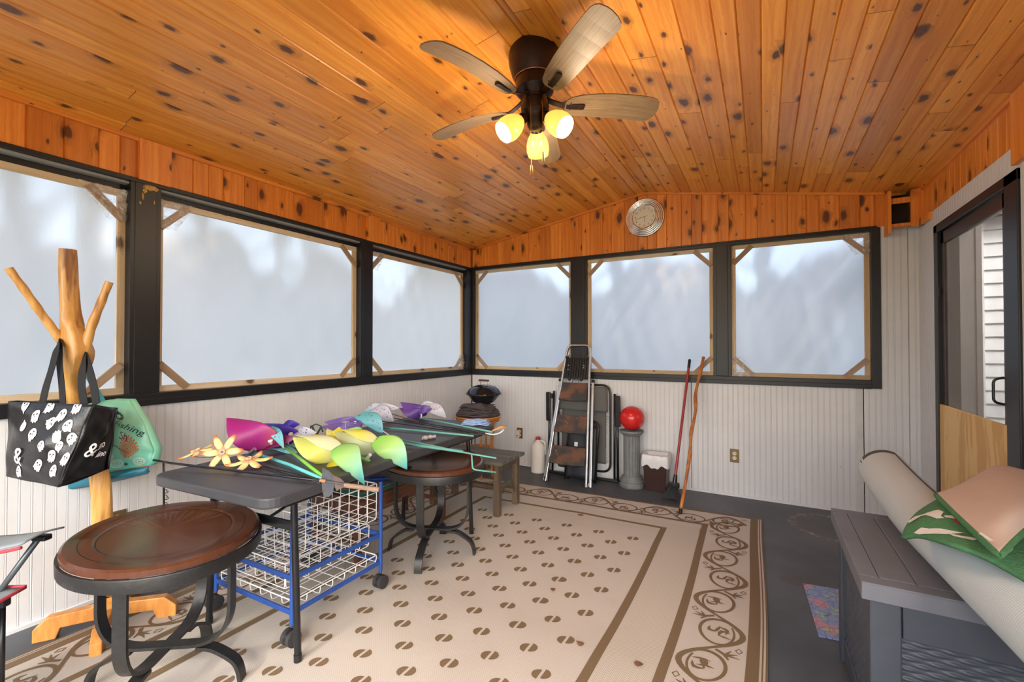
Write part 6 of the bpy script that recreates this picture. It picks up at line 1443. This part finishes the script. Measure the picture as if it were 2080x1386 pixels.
mb = MB(); mb.tube(smoothpath([(0, 0, 0), (0, 0, -.03), atz(530, 950, .747)-H, atz(560, 958, .747)-H, atz(640, 973, .748)-H], 5), .0016, 5); mb.build('stem_wire', wire_b, o)
o, H = flower(402, 914, .790, 5, .075, (-.1, -.3, 1), 1.0, 'half hidden orange metal flower at the left back edge of the table', droop=-.1)
mb = MB(); mb.tube(smoothpath([(0, 0, -.0), atz(385, 925, .748)-H, atz(420, 930, .748)-H, atz(450, 924, .748)-H], 5), .0016, 5); mb.build('stem_wire', wire_b, o)
# green hanger loop, packet, blue cloth, wooden handle
hp = [(629, 876), (632, 866), (642, 862), (652, 866), (656, 878)]; dz = .78
H = atz(640, 880, dz); dH = (H-CAM).dot(FW); mb = MB(); mb.tube([atd(*q, dH+.03)-H for q in hp], .0045, 8); mb.tube([atd(634, 866, dH+.03)-H, atd(642, 885, dH+.03)-H], .006, 8); mb.tube([atd(652, 868, dH+.03)-H, atd(642, 885, dH+.03)-H], .006, 8); o = mb.build('wire_loop', plain('dark_green_wire', (.04, .08, .05), .5), smooth=True); o.location = H; tag(o, 'dark green wire loop standing behind the yellow pinwheels', 'wire loop')
H = atz(870, 889, zt+.012); mb = MB()
mb.grid(lambda u, v: (( u-.5)*.085, 0, 0) and Vector(((u-.5)*.095, 0, 0))+Vector((0, (.011+.007*math.sin(PI*u)+.002*math.sin(23*u))*math.cos(2*PI*v), (.009+.004*math.sin(PI*u)+.002*math.sin(17*u+3))*math.sin(2*PI*v))), 30, 14)
o = mb.build('clear_packet', plain('crumpled_clear_film', (.55, .54, .55), .15, var=.5, scale=70, bump=.6, bscale=120, c2=(.20, .19, .20)), smooth=True); o.location = H; o.rotation_euler = (0, 0, R(68)); tag(o, 'crumpled clear plastic packet lying on the folding table', 'packet')
H = atz(967, 862, zt+.004); mb = MB(); random.seed(7)
for i in range(3): mb.grid(lambda u, v, i=i: Vector(((u-.5)*(.20-.02*i), (v-.5)*(.12-.01*i)*(1-.3*abs(u-.5)), .004+i*.011+.008*math.sin(PI*u)*math.sin(PI*v)+.003*math.sin(12*u+7*v+i))), 16, 12)
o = mb.build('blue_cloth', plain('pale_blue_cloth', (.20, .34, .62), .85, var=.2, scale=25, c2=(.42, .52, .72)), smooth=True, solid=.008); o.location = H; o.rotation_euler = (0, 0, R(25)); tag(o, 'folded pale blue cloth at the far end of the folding table', 'cloth')
H = atz(1010, 872, .77); dH = (H-CAM).dot(FW); WH = thing('wooden_hanger', 'pale wooden hanger with white hook sticking out past the far table end', 'hanger', tuple(H))
mb = MB(); mb.tube([atd(1000, 876, dH)-H, atd(1016, 868, dH)-H, atd(1030, 866, dH)-H, atd(1010, 873, dH)-H], .006, 8); mb.build('bar', mkw('pale_hanger_wood', (.52, .28, .10), (.66, .40, .18)), WH, smooth=True)
mb = MB(); mb.tube(smoothpath([atd(985, 880, dH)-H, atd(1000, 883, dH)-H, atd(1015, 880, dH)-H, atd(1024, 873, dH)-H], 4), .0045, 8); mb.build('hook', m_hub, WH, smooth=True)
